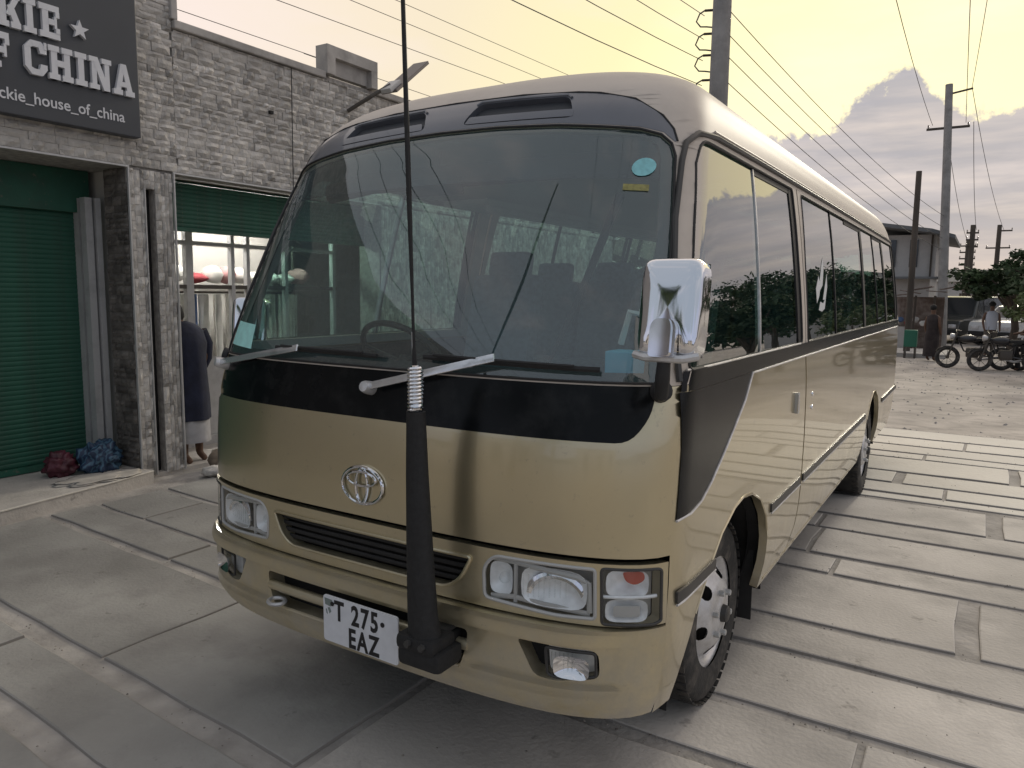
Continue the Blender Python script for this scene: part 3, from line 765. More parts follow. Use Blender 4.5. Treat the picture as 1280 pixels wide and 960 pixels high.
# wheels -------------------------------------------------------------------------------
def wheel(name, cx, cy, s, R=.375, rot=0., front=True, parent=bus):
    w_ = bpy.data.objects.new(name, None); w_.location = (cx, cy, R-.006); w_.rotation_euler = (0, 0, rot); w_.empty_display_size = .1; link(w_, parent)
    ax = Vector((s, 0, 0)); T = .105
    prof = [(.225, -T+.01), (.262, -T), (.32, -T+.002), (.350, -T+.012), (.366, -T+.03), (.373, -T+.06)]
    prof = prof+[(.375, 0)]+[(r, -h_) for r, h_ in prof[::-1]]
    tm = MB().lathe(prof, (0, 0, 0), ax, 48)
    tm.build('tyre', m_tyre, w_, True)
    tb2 = MB()
    for k in range(48):       # shoulder blocks
        a = 2*PI*k/48
        for q in (-1, 1):
            tb2.box(Vector((q*.075*1, math.cos(a)*.3715, math.sin(a)*.3715)), (.045, .034, .006), Matrix.Rotation(a-PI/2, 4, 'X'))
    stuff(tb2.build('tread_blocks', m_tyre, w_))
    sgn = 1
    # disc with six oval openings
    holes = []
    for k in range(6):
        a0 = 2*PI*k/6+.25; hl = []
        for j in range(12):
            b = 2*PI*j/12; rr_ = .158+.024*math.sin(b); aa = a0+.19*math.cos(b); hl.append((rr_*math.cos(aa), rr_*math.sin(aa)))
        holes.append(hl)
    def face(r):
        pts = [(0, .045), (.06, .045), (.066, .035), (.118, .030), (.135, .010), (.185, -.022), (.205, -.040), (.212, -.020), (.228, .012), (.236, .014)] if not front else \
              [(0, .060), (.06, .060), (.075, .052), (.120, .048), (.145, .036), (.185, .000), (.203, -.012), (.210, .005), (.226, .018), (.236, .014)]
        for i in range(len(pts)-1):
            if r <= pts[i+1][0]: t = (r-pts[i][0])/(pts[i+1][0]-pts[i][0]); return pts[i][1]+t*(pts[i+1][1]-pts[i][1])
        return pts[-1][1]
    outer = [(.236*math.cos(2*PI*i/48), .236*math.sin(2*PI*i/48)) for i in range(48)]
    g = [(r*math.cos(2*PI*(i+.5*(k % 2))/40), r*math.sin(2*PI*(i+.5*(k % 2))/40)) for k, r in enumerate((.06, .066, .075, .09, .105, .118, .127, .135, .190, .198, .204, .208, .212, .219, .226, .231)) for i in range(40)]
    V, F, P = sheet(outer, holes, g, lambda x, y: Vector((s*(T-.035+face(math.hypot(x, y))), x, y)))
    rim = mesh('rim', V, F, m_satin, w_, True)
    bm = bmesh.new(); bm.from_mesh(rim.data); bmesh.ops.recalc_face_normals(bm, faces=bm.faces); bm.to_mesh(rim.data); bm.free()
    MB().lathe([(.236, T-.022), (.225, T-.03), (.205, T-.05), (.205, -T+.02)], (0, 0, 0), ax, 40).build('rim_barrel', m_satin, w_, True)
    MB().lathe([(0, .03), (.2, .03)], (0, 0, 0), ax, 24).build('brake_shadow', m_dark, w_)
    x0 = T-.035+face(.0)
    MB().lathe([(0, x0+.026), (.026, x0+.025), (.033, x0+.020), (.037, x0), (.052, x0-.002)], (0, 0, 0), ax, 20).build('hub_cap', m_trim, w_, True)
    nb = MB()
    for k in range(6):
        a = 2*PI*k/6+.25+PI/6; c = Vector((0, math.cos(a)*.094, math.sin(a)*.094))
        nb.lathe([(0, x0+.012), (.011, x0+.012), (.013, x0+.008), (.013, x0-.03)], c, ax, 6)
    nb.build('wheel_nuts', m_bezel, w_)
    return w_
wheel('wheel', .825, 1.06, 1); wheel('wheel', -.825, 1.06, -1)
wheel('wheel', .90, 5.0, 1, front=False); wheel('wheel', -.90, 5.0, -1, front=False)
# wheel wells, chassis and floor
for s in (1, -1):
    for yc_, r_ in ((.90, .60), (4.99, .56)):
        mb = MB()
        pts = [(yc_+r_*math.cos(a), .33+r_*.98*math.sin(a)) for a in [PI*i/16 for i in range(17)]]
        k = len(mb.v); vs = [Vector((s*1.0, y, z)) for y, z in pts]+[Vector((s*.55, y, z)) for y, z in pts]
        mb.add(vs, [(i, i+1, 18+i, 17+i) for i in range(16)]+[tuple(range(17, 34))])
        mb.build('wheel_well', m_dark, bus)
mb = MB(); mb.box2((-.42, .35, .30), (.42, 6.7, .42)); mb.box2((-.96, 1.62, .37), (.96, 4.3, .50)); mb.box2((-.96, 5.65, .38), (.96, 6.85, .5)); mb.box2((-.9, .15, .40), (.9, .3, .6))
mb.box2((-.80, 4.97, .30), (.80, 5.07, .40)); mb.box2((.45, 4.45, .17), (.70, 4.7, .24)); mb.build('chassis', m_dark, bus)
MB().tube([(.62, 4.3, .22), (.68, 4.36, .2), (.72, 4.42, .2)], .03, 10).build('exhaust_tip', m_satin, bus, True)
# mud flap behind each front wheel
for s in (1, -1): MB().box((s*.84, 1.47, .40), (.26, .008, .42)).build('mud_flap', m_rub, bus)

# cabin --------------------------------------------------------------------------------
mb = MB(); mb.box2((-.94, .25, .80), (.94, 6.8, .84)); mb.build('cabin_floor', m_dash, bus)
mb = MB()
prof = [(.20, .90), (.16, 1.30), (.22, 1.385), (.45, 1.375), (.60, 1.30), (.66, 1.15), (.62, .84)]
n = 12; vs = []
for i in range(n+1):
    x = -.93+1.86*i/n; dy = .30*quarter(abs(x)/1.0)
    vs += [Vector((x, y+dy*(1 if y < .4 else .4), z)) for y, z in prof]
fs = [(i*7+j, i*7+(j+1) % 7, (i+1)*7+(j+1) % 7, (i+1)*7+j) for i in range(n) for j in range(7)]
mb.add(vs, fs+[tuple(range(7)), tuple(n*7+j for j in range(7))]); mb.build('dashboard', m_dash, bus, True)
mb = MB(); c = Vector((-.45, .74, 1.36)); ax_ = Vector((0, -.75, -.66)).normalized(); x_, y_, z_ = frame_from(ax_)
mb.tube([c+(x_*math.cos(2*PI*i/32)+y_*math.sin(2*PI*i/32))*.215 for i in range(32)], .014, 8, closed=True)
for a in (.3, PI-.3, PI*1.5): mb.tube([c+z_*.03, c+(x_*math.cos(a)+y_*math.sin(a))*.21], .012, 6)
mb.tube([c, c+z_*.35], .025, 8); mb.build('steering_wheel', m_rub, bus, True)
def seat_mesh():
    mb = MB(); mb.box((0, 0, .42), (.42, .44, .13), None, .04)
    mb.box((0, .22, .76), (.42, .11, .62), Matrix.Rotation(-.20, 4, 'X'), .045)
    mb.box((0, .295, 1.13), (.25, .09, .17), Matrix.Rotation(-.20, 4, 'X'), .035); mb.box2((-.18, -.15, 0), (.18, .15, .36))
    return mb
st = seat_mesh().build('passenger_seat', m_seat, bus, True)
pos = [(-.45, 1.35, .86), (.52, 1.30, .84)]+[(x, y, .84) for y in (2.35, 3.1, 3.85, 4.6, 5.35, 6.05) for x in (-.72, -.28, .30, .73)]
for i, p in enumerate(pos):
    o = st if i == 0 else link(st.copy(), bus)
    o.location = p; o.scale = (1, 1, .84)
# luggage racks, ceiling pod, rolled sun blind and cab grab rail
mb = MB()
for s in (1, -1): mb.box2((s*.88, 1.6, 2.14), (s*.58, 6.4, 2.17)); mb.tube([(s*.58, 1.6, 2.12), (s*.58, 6.4, 2.12)], .02, 6)
mb.build('luggage_rack', m_lining, bus)
mb = MB(); mb.tube([(-.82, .66, 2.10), (-.5, .60, 2.12), (.5, .60, 2.12), (.82, .66, 2.10)], .045, 8, True, .6); mb.build('sun_blind', m_dash, bus, True)
mb = MB(); mb.box((-.06, .46, 2.06), (.26, .02, .07), Matrix.Rotation(.3, 4, 'X'), .008); mb.tube([(-.06, .46, 2.09), (-.06, .5, 2.2)], .008, 6); mb.build('interior_mirror', m_rub, bus)
mb = MB(); mb.tube([(.36, .60, 1.36), (.42, .74, 1.62), (.50, .95, 2.05)], [.008, .013, .02], 8); mb.build('grab_rail', m_rub, bus, True)
# papers and stickers behind the windscreen
m_teal = mat('pale teal paper', (.42, .80, .76), .6, noise_amt=.1, noise_scale=30, emis=None)
panel('paper_sticker', [uF(*p) for p in densify([(-.895, 1.435), (-.70, 1.425), (-.715, 1.52), (-.885, 1.53)], .04)], [], -.001, m_teal, dense=.06)
m_cyan = mat('pale cyan disc', (.25, .58, .62), .5, noise_amt=.15, noise_scale=60)
cx_, cz_ = .812, 2.066
panel('round_sticker', [uF(cx_+.034*math.cos(2*PI*i/20), cz_+.031*math.sin(2*PI*i/20)) for i in range(20)], [], -.001, m_cyan, dense=.02)
m_yel = mat('faded yellow label', (.30, .28, .10), .6, noise_amt=.3, noise_scale=70)
panel('yellow_label', [uF(*p) for p in densify([(.765, 2.010), (.840, 2.006), (.842, 1.985), (.767, 1.989)], .03)], [], -.001, m_yel, dense=.03)

# mirrors ------------------------------------------------------------------------------
def mirror(s, c, w_, h_, rz):
    mm = Matrix.Translation(c) @ Matrix.Rotation(rz, 4, 'Z') @ Matrix.Rotation(math.radians(-8), 4, 'X')
    mb = MB(); mb.M = mm
    # dished chrome shell: rings of a rounded rectangle
    n_ = 36; rings_ = [(1.0, .045), (1.0, -.008), (.985, -.020), (.96, -.027), (.92, -.0305), (.75, -.0345), (.5, -.0380), (.25, -.0398), (.0, -.0404)]
    vs = []; fs = []
    for q, d in rings_:
        for j in range(n_):
            a = 2*PI*j/n_; e = .30
            vs.append((w_/2*q*math.copysign(abs(math.cos(a))**e, math.cos(a)), d, h_/2*q*math.copysign(abs(math.sin(a))**e, math.sin(a))))
    for i in range(len(rings_)-1):
        for j in range(n_): fs.append((i*n_+j, i*n_+(j+1) % n_, (i+1)*n_+(j+1) % n_, (i+1)*n_+j))
    mb.add(vs, fs); mo = mb.build('door_mirror', m_chrome, bus, True)
    mb = MB(); mb.M = mm; mb.box((0, .040, 0), (w_*.94, .006, h_*.94)); mb.build('mirror_glass', mat('mirror glass', (.7, .72, .74), .02, 1.), mo)
    mb = MB(); mb.M = mm    # raised bulge low on the shell with its channel
    pr = rounded([(-.036, -.135), (-.036, -.055), (-.026, -.035), (.026, -.035), (.036, -.055), (.036, -.135)], .012)
    mb.prism(pr, -.040, -.062, lambda x, z, d: Vector((x, d, z))); mb.prism([(x*.7, z*.97) for x, z in pr], -.060, -.070, lambda x, z, d: Vector((x, d, z)))
    mb.build('mirror_bulge', m_chrome, mo, True)
    mb = MB(); mb.M = mm
    mb.tube([(-w_*.52, -.02, -h_*.48), (-w_*.3, -.035, -h_*.51), (0, -.045, -h_*.51), (w_*.3, -.035, -h_*.51), (w_*.52, -.02, -h_*.47)], .011, 8); mb.build('mirror_foot', m_satin, mo, True)
    A = mm @ Vector((0, -.030, -h_*.50)); B = MF(.01)(*uS(.20, 1.375, s))
    mb = MB(); mb.tube([A, A+Vector((-s*.003, 0, -.055)), A+Vector((-s*.012, .02, -.10)), (A+Vector((-s*.02, .03, -.125))+B)/2, B], [.017, .020, .020, .018, .016], 10)
    mb.build('mirror_arm', m_rub, mo, True)
    MB().lathe([(.0, .018), (.03, .012), (.034, -.01)], B, SN(*uS(.20, 1.375, s)), 16).build('mirror_mount', m_rub, mo, True)
mirror(1, Vector((1.062, .052, 1.622)), .172, .268, 0.)
mirror(-1, Vector((-1.10, .42, 1.50)), .16, .25, math.radians(28))

# aerial -------------------------------------------------------------------------------
mb = MB(); AY = -.145
mb.tube([(.372, AY, .585), (.362, AY, .66), (.352, AY, .85), (.342, AY, 1.11), (.338, AY, 1.30)], [.058, .052, .046, .038, .032], 16, True, .8)
aer = mb.build('aerial', m_mesh, bus, True)
mb = MB(); mb.box((.365, AY+.01, .580), (.150, .12, .05), None, .018); mb.box((.375, AY+.02, .535), (.165, .13, .065), None, .02); mb.box((.37, AY+.08, .56), (.10, .10, .06), None, .01)
mb.build('aerial_base', m_mesh, aer, True)
P = []
for i in range(12*12+1):
    a = 2*PI*i/12; P.append((.336+.021*math.cos(a), AY+.021*math.sin(a), 1.298+.135*i/144))
mb = MB(); mb.tube(P, .0048, 5); mb.tube([(.338, AY, 1.29), (.334, AY, 1.44)], .012, 8); mb.build('aerial_spring', m_chrome, aer, True)
mb = MB(); mb.tube([(.334, AY, 1.43), (.331, AY, 1.50), (.327, AY, 1.62), (.315, AY, 1.95), (.296, AY, 2.50), (.288, AY, 2.75)], [.008, .0050, .0045, .0080, .0065, .0055], 8)
mb.build('aerial_rod', m_mesh, aer, True)
mb = MB(); mb.tube([(.331, AY, 1.44), (.327, AY, 1.54)], .0045, 6); mb.build('aerial_ferrule', m_satin, aer)
mb = MB()
for zz in (.66, 1.02): mb.tube([(.365-.02*(zz-.6)+.062*math.cos(a)*(1.05-.3*(zz-.6)), AY+.050*math.sin(a)*(1.05-.3*(zz-.6)), zz) for a in [2*PI*i/20 for i in range(20)]], .0045, 6, closed=True)
hc = mb
MB().box((.372, AY+.115, .60), (.085, .13, .012)).build('aerial_bracket', m_trim, aer)
for xx in (.345, .40): MB().lathe([(0, .014), (.011, .014), (.012, 0)], (xx, AY-.048, .585), (0, -1, 0), 6).build('bracket_bolt', m_trim, aer)
# lamps at the tail
for s in (1, -1):
    panel('tail_lamp', [(s*(U2+.35), v_of_z(.8)), (s*(U2+.65), v_of_z(.8)), (s*(U2+.65), v_of_z(1.15)), (s*(U2+.35), v_of_z(1.15))], [], .012, mat('red lens', (.35, .02, .02), .2, 0, .6), dense=.1, depth=.012)
# things lying on the dashboard are things of their own
tag(MB().box2((.735, .335, 1.335), (.90, .44, 1.475), .004).build('blue_box', mat('blue card', (.12, .48, .70), .6), None), 'small blue box standing on the dashboard behind the windscreen', 'box')
mb = MB(); mb.tube([(.735, .46, 1.49), (.765, .46, 1.60), (.835, .46, 1.585)], .012, 4)
tag(mb.build('bent_paper_card', m_white, None), 'bent white card strip propped above the blue box on the dashboard', 'card')
# ---------------------------------------------------------------- ground
def gz(y): return 0. if y < 8.8 else -.20*min(1., (y-8.8)/9.)
m_sand = mat('sandy road', (.50, .455, .41), .95, noise_amt=.22, noise_scale=1.3, bump=.5, bump_scale=9, coords='P', dirt=((.24, .22, .20), 2.2, .7))
ys = [-160, -80, -40, -20, -8, 0, 6, 8.8]+[8.8+.75*i for i in range(1, 13)]+[20, 24, 30, 40, 60, 100, 200, 400]
xs = [-300, -120, -60, -30, -15, -8]+[-4+2*i for i in range(9)]+[20, 40, 80, 160, 300]
vs = [(x, y, gz(y)-.035) for y in ys for x in xs]; nx = len(xs)
gr = mesh('ground', vs, [(j*nx+i, j*nx+i+1, (j+1)*nx+i+1, (j+1)*nx+i) for j in range(len(ys)-1) for i in range(nx-1)], m_sand, None, True); struct(gr, 'sandy road surface')
m_mort = mat('joint mortar', (.40, .375, .35), .95, noise_amt=.25, noise_scale=5, bump=.4, bump_scale=30, coords='P')
pave = MB().box2((-5.2, -5.5, -.20), (8.5, 8.75, -.012)).build('pavement', m_mort, None); struct(pave, 'concrete slab pavement')
m_slab = mat('concrete slab', (.56, .525, .485), .82, noise_amt=.24, noise_scale=1.1, bump=.22, bump_scale=48, coords='P', dirt=((.33, .31, .29), 1.6, .75), per_obj=.09, spots=((.24, .22, .20), 4.0, .6))
m_joint = mat('grimy slab edge', (.27, .25, .23), .95)
m_slab2 = mat('pale concrete slab', (.70, .665, .60), .8, noise_amt=.12, noise_scale=1.1, bump=.28, bump_scale=26, coords='P', dirt=((.50, .46, .41), 2.2, .5), per_obj=.06)
m_slabl = mat('left concrete slab with painted shade', (.345, .335, .315), .82, noise_amt=.26, noise_scale=1.1, bump=.22, bump_scale=48, coords='P', dirt=((.21, .20, .19), 1.7, .65), per_obj=.09, spots=((.16, .15, .14), 5.5, .5))  # left slabs: darker colour stands in for shade between bus and shop
def slab(x0, x1, y0, y1, m, sl=0., xr=0.):
    def yy(x, y): return y+sl*(x-xr)
    pts = []
    n = max(2, int((x1-x0)/.28)); k = max(1, int((y1-y0)/.25))
    pts += [(x0+(x1-x0)*i/n, y0) for i in range(n)]+[(x1, y0+(y1-y0)*i/k) for i in range(k)]+[(x1-(x1-x0)*i/n, y1) for i in range(n)]+[(x0, y1-(y1-y0)*i/k) for i in range(k)]
    out = []
    for x, y in pts:
        w_ = .016*noise.noise(Vector((x*3.1, y*3.1, 0)))+.006*noise.noise(Vector((x*14, y*14, 3)))
        out.append((x+w_, yy(x, y)+w_*.9))
    cx = sum(p[0] for p in out)/len(out); cy = sum(p[1] for p in out)/len(out)
    tz = random.uniform(-.002, .003); ta = random.uniform(-.003, .003)
    def ins(d): 
        r = []
        N_ = len(out)
        for i in range(N_):
            a = Vector(out[i-1]); b = Vector(out[(i+1) % N_]); t = (b-a).normalized(); r.append((out[i][0]-t.y*d, out[i][1]+t.x*d))
        return r
    N_ = len(out); a = out; b = ins(.004); c = ins(.011)
    vs = [(x, y, -.016) for x, y in a]+[(x, y, tz-.003+ta*(x-cx)) for x, y in b]+[(x, y, tz+ta*(x-cx)) for x, y in c]
    fs = [(i, (i+1) % N_, N_+(i+1) % N_, N_+i) for i in range(N_)]+[(N_+i, N_+(i+1) % N_, 2*N_+(i+1) % N_, 2*N_+i) for i in range(N_)]+[tuple(2*N_+i for i in range(N_))]
    o = mesh('slab', vs, fs, m, pave); o.data.materials.append(m_joint)
    for i in range(2*N_): 
        if i < N_: o.data.polygons[i].material_index = 1
    return o
# right-hand rows (straight across), seams as seen
G = .045
rows_r = [(-.60, -.31, [1.2, 3.4]), (-.205, .60, [2.5]), (.672, 1.04, [1.5, 3.1]), (1.10, 1.62, [3.4]), (1.67, 2.00, [2.6, 4.2]), (2.06, 2.80, [(1.77, 1.87), 3.6]), (2.85, 3.14, [1.1, 3.2]),
          (3.20, 3.77, [.9, 2.9]), (3.82, 4.16, [.85, 2.6]), (4.21, 4.84, [(1.90, 2.00), 3.8]), (4.96, 5.12, [2.7], 1), (5.17, 5.52, [1.6, 3.1], 1), (5.58, 6.02, [(1.18, 1.26), 2.9], 1),
          (6.08, 6.74, [(2.08, 2.16), 3.7], 1), (6.80, 7.06, [1.35, 3.0], 1), (7.12, 7.52, [2.5], 1), (7.58, 8.05, [1.7, 3.3], 1), (8.12, 8.66, [2.3], 1)]
for r in rows_r:
    m = m_slab2 if len(r) > 3 else m_slab
    x = -.12
    for c in r[2]+[6.5]:
        a, b = (c if isinstance(c, tuple) else (c-.012, c+.012)) if c != 6.5 else (6.5, 6.5)
        slab(x, a, r[0], r[1], m); x = b
SLP = -.055
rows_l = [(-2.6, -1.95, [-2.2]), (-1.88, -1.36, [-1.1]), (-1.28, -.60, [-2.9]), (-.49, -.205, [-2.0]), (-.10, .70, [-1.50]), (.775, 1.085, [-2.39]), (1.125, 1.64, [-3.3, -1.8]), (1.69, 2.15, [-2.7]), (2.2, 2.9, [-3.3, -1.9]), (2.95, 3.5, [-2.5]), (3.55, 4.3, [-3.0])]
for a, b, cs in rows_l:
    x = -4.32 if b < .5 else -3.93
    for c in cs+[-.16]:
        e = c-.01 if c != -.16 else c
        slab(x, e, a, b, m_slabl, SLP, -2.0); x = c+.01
# rows in the foreground to the right, below the frame edge
for a, b in ((-1.95, -1.30), (-1.24, -.68)): slab(-.12, 2.4, a, b, m_slab); slab(2.43, 6.5, a, b, m_slab)
# grit gathered in the joints and on the slabs
rs = random.Random(21); vs = []; fs = []
jy = [r[1]+.03 for r in rows_r]
for k in range(2600):
    if rs.random() < .6: x = rs.uniform(-.1, 3.2); y = rs.choice(jy)+rs.gauss(0, .03)
    elif rs.random() < .5: x = rs.uniform(-3.9, -.1); y = rs.choice([r[1]+.03 for r in rows_l])+SLP*(x+2)+rs.gauss(0, .03)
    else: x = rs.uniform(-3.9, 3.2); y = rs.uniform(-1.2, 8)
    s_ = rs.uniform(.002, .007); z = -.001; b = len(vs); a0 = rs.uniform(0, 6)
    vs += [(x+s_*rs.uniform(.6, 1.4)*math.cos(a0+a), y+s_*rs.uniform(.6, 1.4)*math.sin(a0+a), z) for a in (0, 1.6, 3.1, 4.6)]+[(x, y, z+s_*rs.uniform(.6, 1.1))]
    fs += [(b+i, b+(i+1) % 4, b+4) for i in range(4)]
gt_ = stuff(mesh('grit', vs, fs, mat('sandy grit', (.30, .27, .235), .95, island=.5), None)); tag(gt_, 'sandy grit scattered over the slabs and caught in their joints', 'grit')
# raised threshold along the shop front
mb = MB(); P = [(-3.88, -3.0), (-3.965, .56), (-4.12, 1.50), (-4.20, 1.86), (-4.38, 1.86), (-6.5, 1.86), (-6.5, -3.0)]
mb.prism(P, -.02, .098, lambda x, y, z: Vector((x, y, z))); th = mb.build('threshold', m_slab, None); struct(th, 'raised concrete threshold')
mb = MB(); mb.tube([(-3.878, -3.0, .096), (-3.963, .56, .096), (-4.118, 1.50, .096), (-4.20, 1.86, .096)], .007, 5); mb.build('threshold_edge', m_slab2, th)
mb = MB(); mb.box2((-7.5, 1.86, -.02), (-4.36, 7.5, .03)); fl = mb.build('shop_floor', m_slab, None); struct(fl, 'shop floor slab')
# ---------------------------------------------------------------- shop building on the left
FX = -4.34
m_stone = mat('split stone cladding', (.57, .545, .51), .85, noise_amt=.26, noise_scale=3.6, bump=.7, bump_scale=22, coords='P', dirt=((.33, .315, .30), 7, .55), island=.40)
m_stone2 = mat('split stone cladding field', (.57, .545, .51), .85, noise_amt=.34, noise_scale=9, bump=.7, bump_scale=22, coords='P', dirt=((.31, .295, .28), 7, .6), island=.40)
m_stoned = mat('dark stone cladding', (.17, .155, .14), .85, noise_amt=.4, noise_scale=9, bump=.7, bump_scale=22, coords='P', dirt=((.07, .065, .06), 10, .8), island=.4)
m_grout = mat('cladding mortar', (.36, .34, .32), .95, noise_amt=.3, noise_scale=20, coords='P')
m_cope = mat('painted coping', (.42, .40, .38), .8, noise_amt=.15, noise_scale=5, coords='P', dirt=((.2, .19, .18), 4, .6))
m_alu = mat('white aluminium', (.50, .50, .50), .4, .2, dirt=((.3, .3, .3), 6, .5))
m_green = mat('green shutter paint', (.016, .092, .060), .6, .0, .0, dirt=((.03, .06, .045), 3, .7), spots=((.14, .13, .10), 9, .6), noise_amt=.15, noise_scale=4)
m_sign = mat('charcoal sign board', (.050, .056, .066), .5, noise_amt=.06, noise_scale=3)
m_letter = mat('white sign letters', (.66, .67, .70), .45, noise_amt=.05, noise_scale=12)
m_inside = mat('shop interior wall', (.50, .49, .46), .8)
shop = thing('shop_building', 'stone-clad shop building with green roller shutters and a charcoal sign', 'building', loc=(0, 0, 0))
def bx(name, a, b, m, parent=shop, bev=0.): return MB().box2(a, b, bev).build(name, m, parent)
TOPL, TOPR = 5.2, 3.93
bx('wall', (-9, -6, 2.66), (FX-.03, 2.31, TOPL), m_grout); bx('wall', (-9, 2.31, 2.66), (FX-.032, 11.5, TOPR), m_grout)
bx('wall', (-4.69, 1.845, 0), (FX-.031, 1.985, 2.66), m_grout); bx('wall', (-4.69, 2.085, 0), (FX-.031, 2.262, 2.66), m_grout)
bx('slot_back', (-4.60, 1.985, 0), (-4.44, 2.085, 2.50), m_dark); bx('wall', (-4.69, 1.985, 2.50), (FX-.033, 2.085, 2.66), m_grout)
bx('wall', (-4.69, 4.95, 0), (FX-.03, 11.5, 2.66), m_grout); bx('wall', (-4.69, -6, 0), (FX-.03, -2.6, 2.66), m_grout)
bx('slab_roof', (-9, 2.35, 3.90), (FX-.2, 11.5, 3.95), m_cope)
bx('rear_wall', (-9, -6, 0), (-8.8, 11.5, 2.66), m_inside); bx('partition_wall', (-8.8, 1.90, 0), (-4.72, 2.02, 2.66), m_inside)
bx('end_wall', (-8.8, 11.3, 0), (-4.7, 11.5, 2.66), m_inside)
# coping along the parapet and the step in it
bx('coping', (FX-.20, 2.31, 3.885), (FX+.035, 4.075, 3.955), m_cope, bev=.01); bx('coping', (FX-.20, 4.89, 3.885), (FX+.035, 11.6, 3.955), m_cope, bev=.01)
bx('parapet_corner_trim', (FX-.20, 2.285, 3.956), (FX+.032, 2.345, TOPL), m_cope, bev=.008)
pf = MB(); pf.box2((FX-.12, 4.08, 3.94), (FX+.05, 4.20, 4.235)); pf.box2((FX-.12, 4.201, 4.12), (FX+.049, 4.86, 4.235)); pf.box2((FX-.12, 4.76, 3.94), (FX+.048, 4.86, 4.119)); pf.box2((FX-.10, 4.20, 3.957), (FX-.02, 4.76, 4.119))
pf.build('parapet_frame', m_cope, shop)
# split-stone pieces
def stone_mesh(name, w_, h_, d, seed):
    rnd = random.Random(seed); bm = bmesh.new()
    n, k = 3, 2
    vs = []
    for j in range(k+1):
        for i in range(n+1):
            e = (i in (0, n)) or (j in (0, k))
            y = w_*(i/n-.5)+(0 if i in (0, n) else rnd.uniform(-.12, .12)*w_/n)+ (rnd.uniform(-.004, .004) if e else 0); z = h_*(j/k-.5)+(rnd.uniform(-.003, .003) if e else 0)
            x = (d*.45 if e else d)*rnd.uniform(.65, 1.25); vs.append((x, y, z))
    fs = [(j*(n+1)+i, j*(n+1)+i+1, (j+1)*(n+1)+i+1, (j+1)*(n+1)+i) for j in range(k) for i in range(n)]
    ring_ = [i for i in range(n+1)]+[(n+1)*j+n for j in range(1, k+1)]+[(n+1)*k+i for i in range(n-1, -1, -1)]+[(n+1)*j for j in range(k-1, 0, -1)]
    b = len(vs); vs += [(-.012, vs[i][1], vs[i][2]) for i in ring_]; N_ = len(ring_)
    fs += [(ring_[i], b+i, b+(i+1) % N_, ring_[(i+1) % N_]) for i in range(N_)]
    return vs, fs
protos = [stone_mesh('stone', 1, 1, 1, 100+i) for i in range(10)]
pmesh = {}
def put_stones(y0, y1, z0, z1, vertical=False, keep=lambda y, z: True, face='x', fx=FX, rs=random.Random(5)):
    out = []
    z = z0
    if not vertical:
        while z < z1-.012:
            h_ = rs.choice((.045, .060, .075)); h_ = min(h_, z1-z); y = y0-rs.uniform(0, .1)
            while y < y1-.02:
                w_ = rs.uniform(.06, .19); a = max(y, y0); b = min(y+w_, y1)
                if b-a > .025 and keep((a+b)/2, z+h_/2): out.append((fx, (a+b)/2, z+h_/2, b-a-.002, h_-.002, rs.uniform(.006, .022), face))
                y += w_
            z += h_
    else:
        y = y0
        while y < y1-.012:
            w_ = min(rs.choice((.036, .048, .058)), y1-y); zz = z0-rs.uniform(0, .08)
            while zz < z1-.02:
                h_ = rs.uniform(.06, .16); a = max(zz, z0); b = min(zz+h_, z1)
                if b-a > .02 and keep(y+w_/2, (a+b)/2): out.append((fx, y+w_/2, (a+b)/2, w_-.002, b-a-.002, rs.uniform(.005, .016), face))
                zz += h_
            y += w_
    return out
allst = []
def notsign(y, z): return not (y < 1.86 and z > 2.93)
allst += put_stones(-2.6, 2.305, 2.675, 5.1, keep=lambda y, z: z > 3.9 and y > 1.7 or (notsign(y, z) and y > .2))
allst += put_stones(2.305, 11.5, 2.675, 3.88)
allst += put_stones(1.85, 1.985, .02, 2.655, True); allst += put_stones(2.085, 2.255, .02, 2.655, True); allst += put_stones(1.985, 2.085, 2.50, 2.655, True)
allst += put_stones(4.96, 11.5, .02, 2.655, True)
# skip anything under the sign board, then keep the 300 that show largest as pieces of their own
def shown(s_):
    v = Vector((s_[0], s_[1], s_[2]))-CAM; d = v.length; zc = v.dot(fw)
    px_ = 640+FPX*v.dot(rr)/zc; py_ = 480-FPX*v.dot(uu)/zc
    vis_ = 1 if (zc > 0 and -20 < px_ < 420 and -20 < py_ < 620) else 0
    return vis_*s_[3]*s_[4]*abs(v.x)/d**3
allst.sort(key=shown, reverse=True)
for i, s_ in enumerate(allst[:300]):
    k = i % 10
    if k not in pmesh:
        V, F = protos[k]; me = bpy.data.meshes.new('stone'); me.from_pydata(V, [], F); me.materials.append(m_stone); pmesh[k] = me
    o = link(bpy.data.objects.new('stone', pmesh[k]), shop); o.location = (s_[0]-.02, s_[1], s_[2]); o.scale = (s_[5]+.014, s_[3], s_[4])
def joined(lst, name, m):
    mb = MB()
    for i, s_ in enumerate(lst):
        V, F = protos[i % 10]
        if s_[6] == 'x': mb.add([(s_[0]-.02+v[0]*(s_[5]+.014), s_[1]+v[1]*s_[3], s_[2]+v[2]*s_[4]) for v in V], F)
        else: mb.add([(s_[1]+v[1]*s_[3], s_[0]+.0-v[0]*(s_[5]+.014)*1., s_[2]+v[2]*s_[4]) for v in V], F)
    return stuff(mesh(name, mb.v, mb.f, m, shop))
joined(allst[300:], 'stones', m_stone2)
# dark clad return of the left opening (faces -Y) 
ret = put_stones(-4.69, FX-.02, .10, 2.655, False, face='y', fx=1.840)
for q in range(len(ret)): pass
rs_ = joined([(1.845, a[1], a[2], a[3], a[4], .008, 'y') for a in ret], 'return_stones', m_stoned)
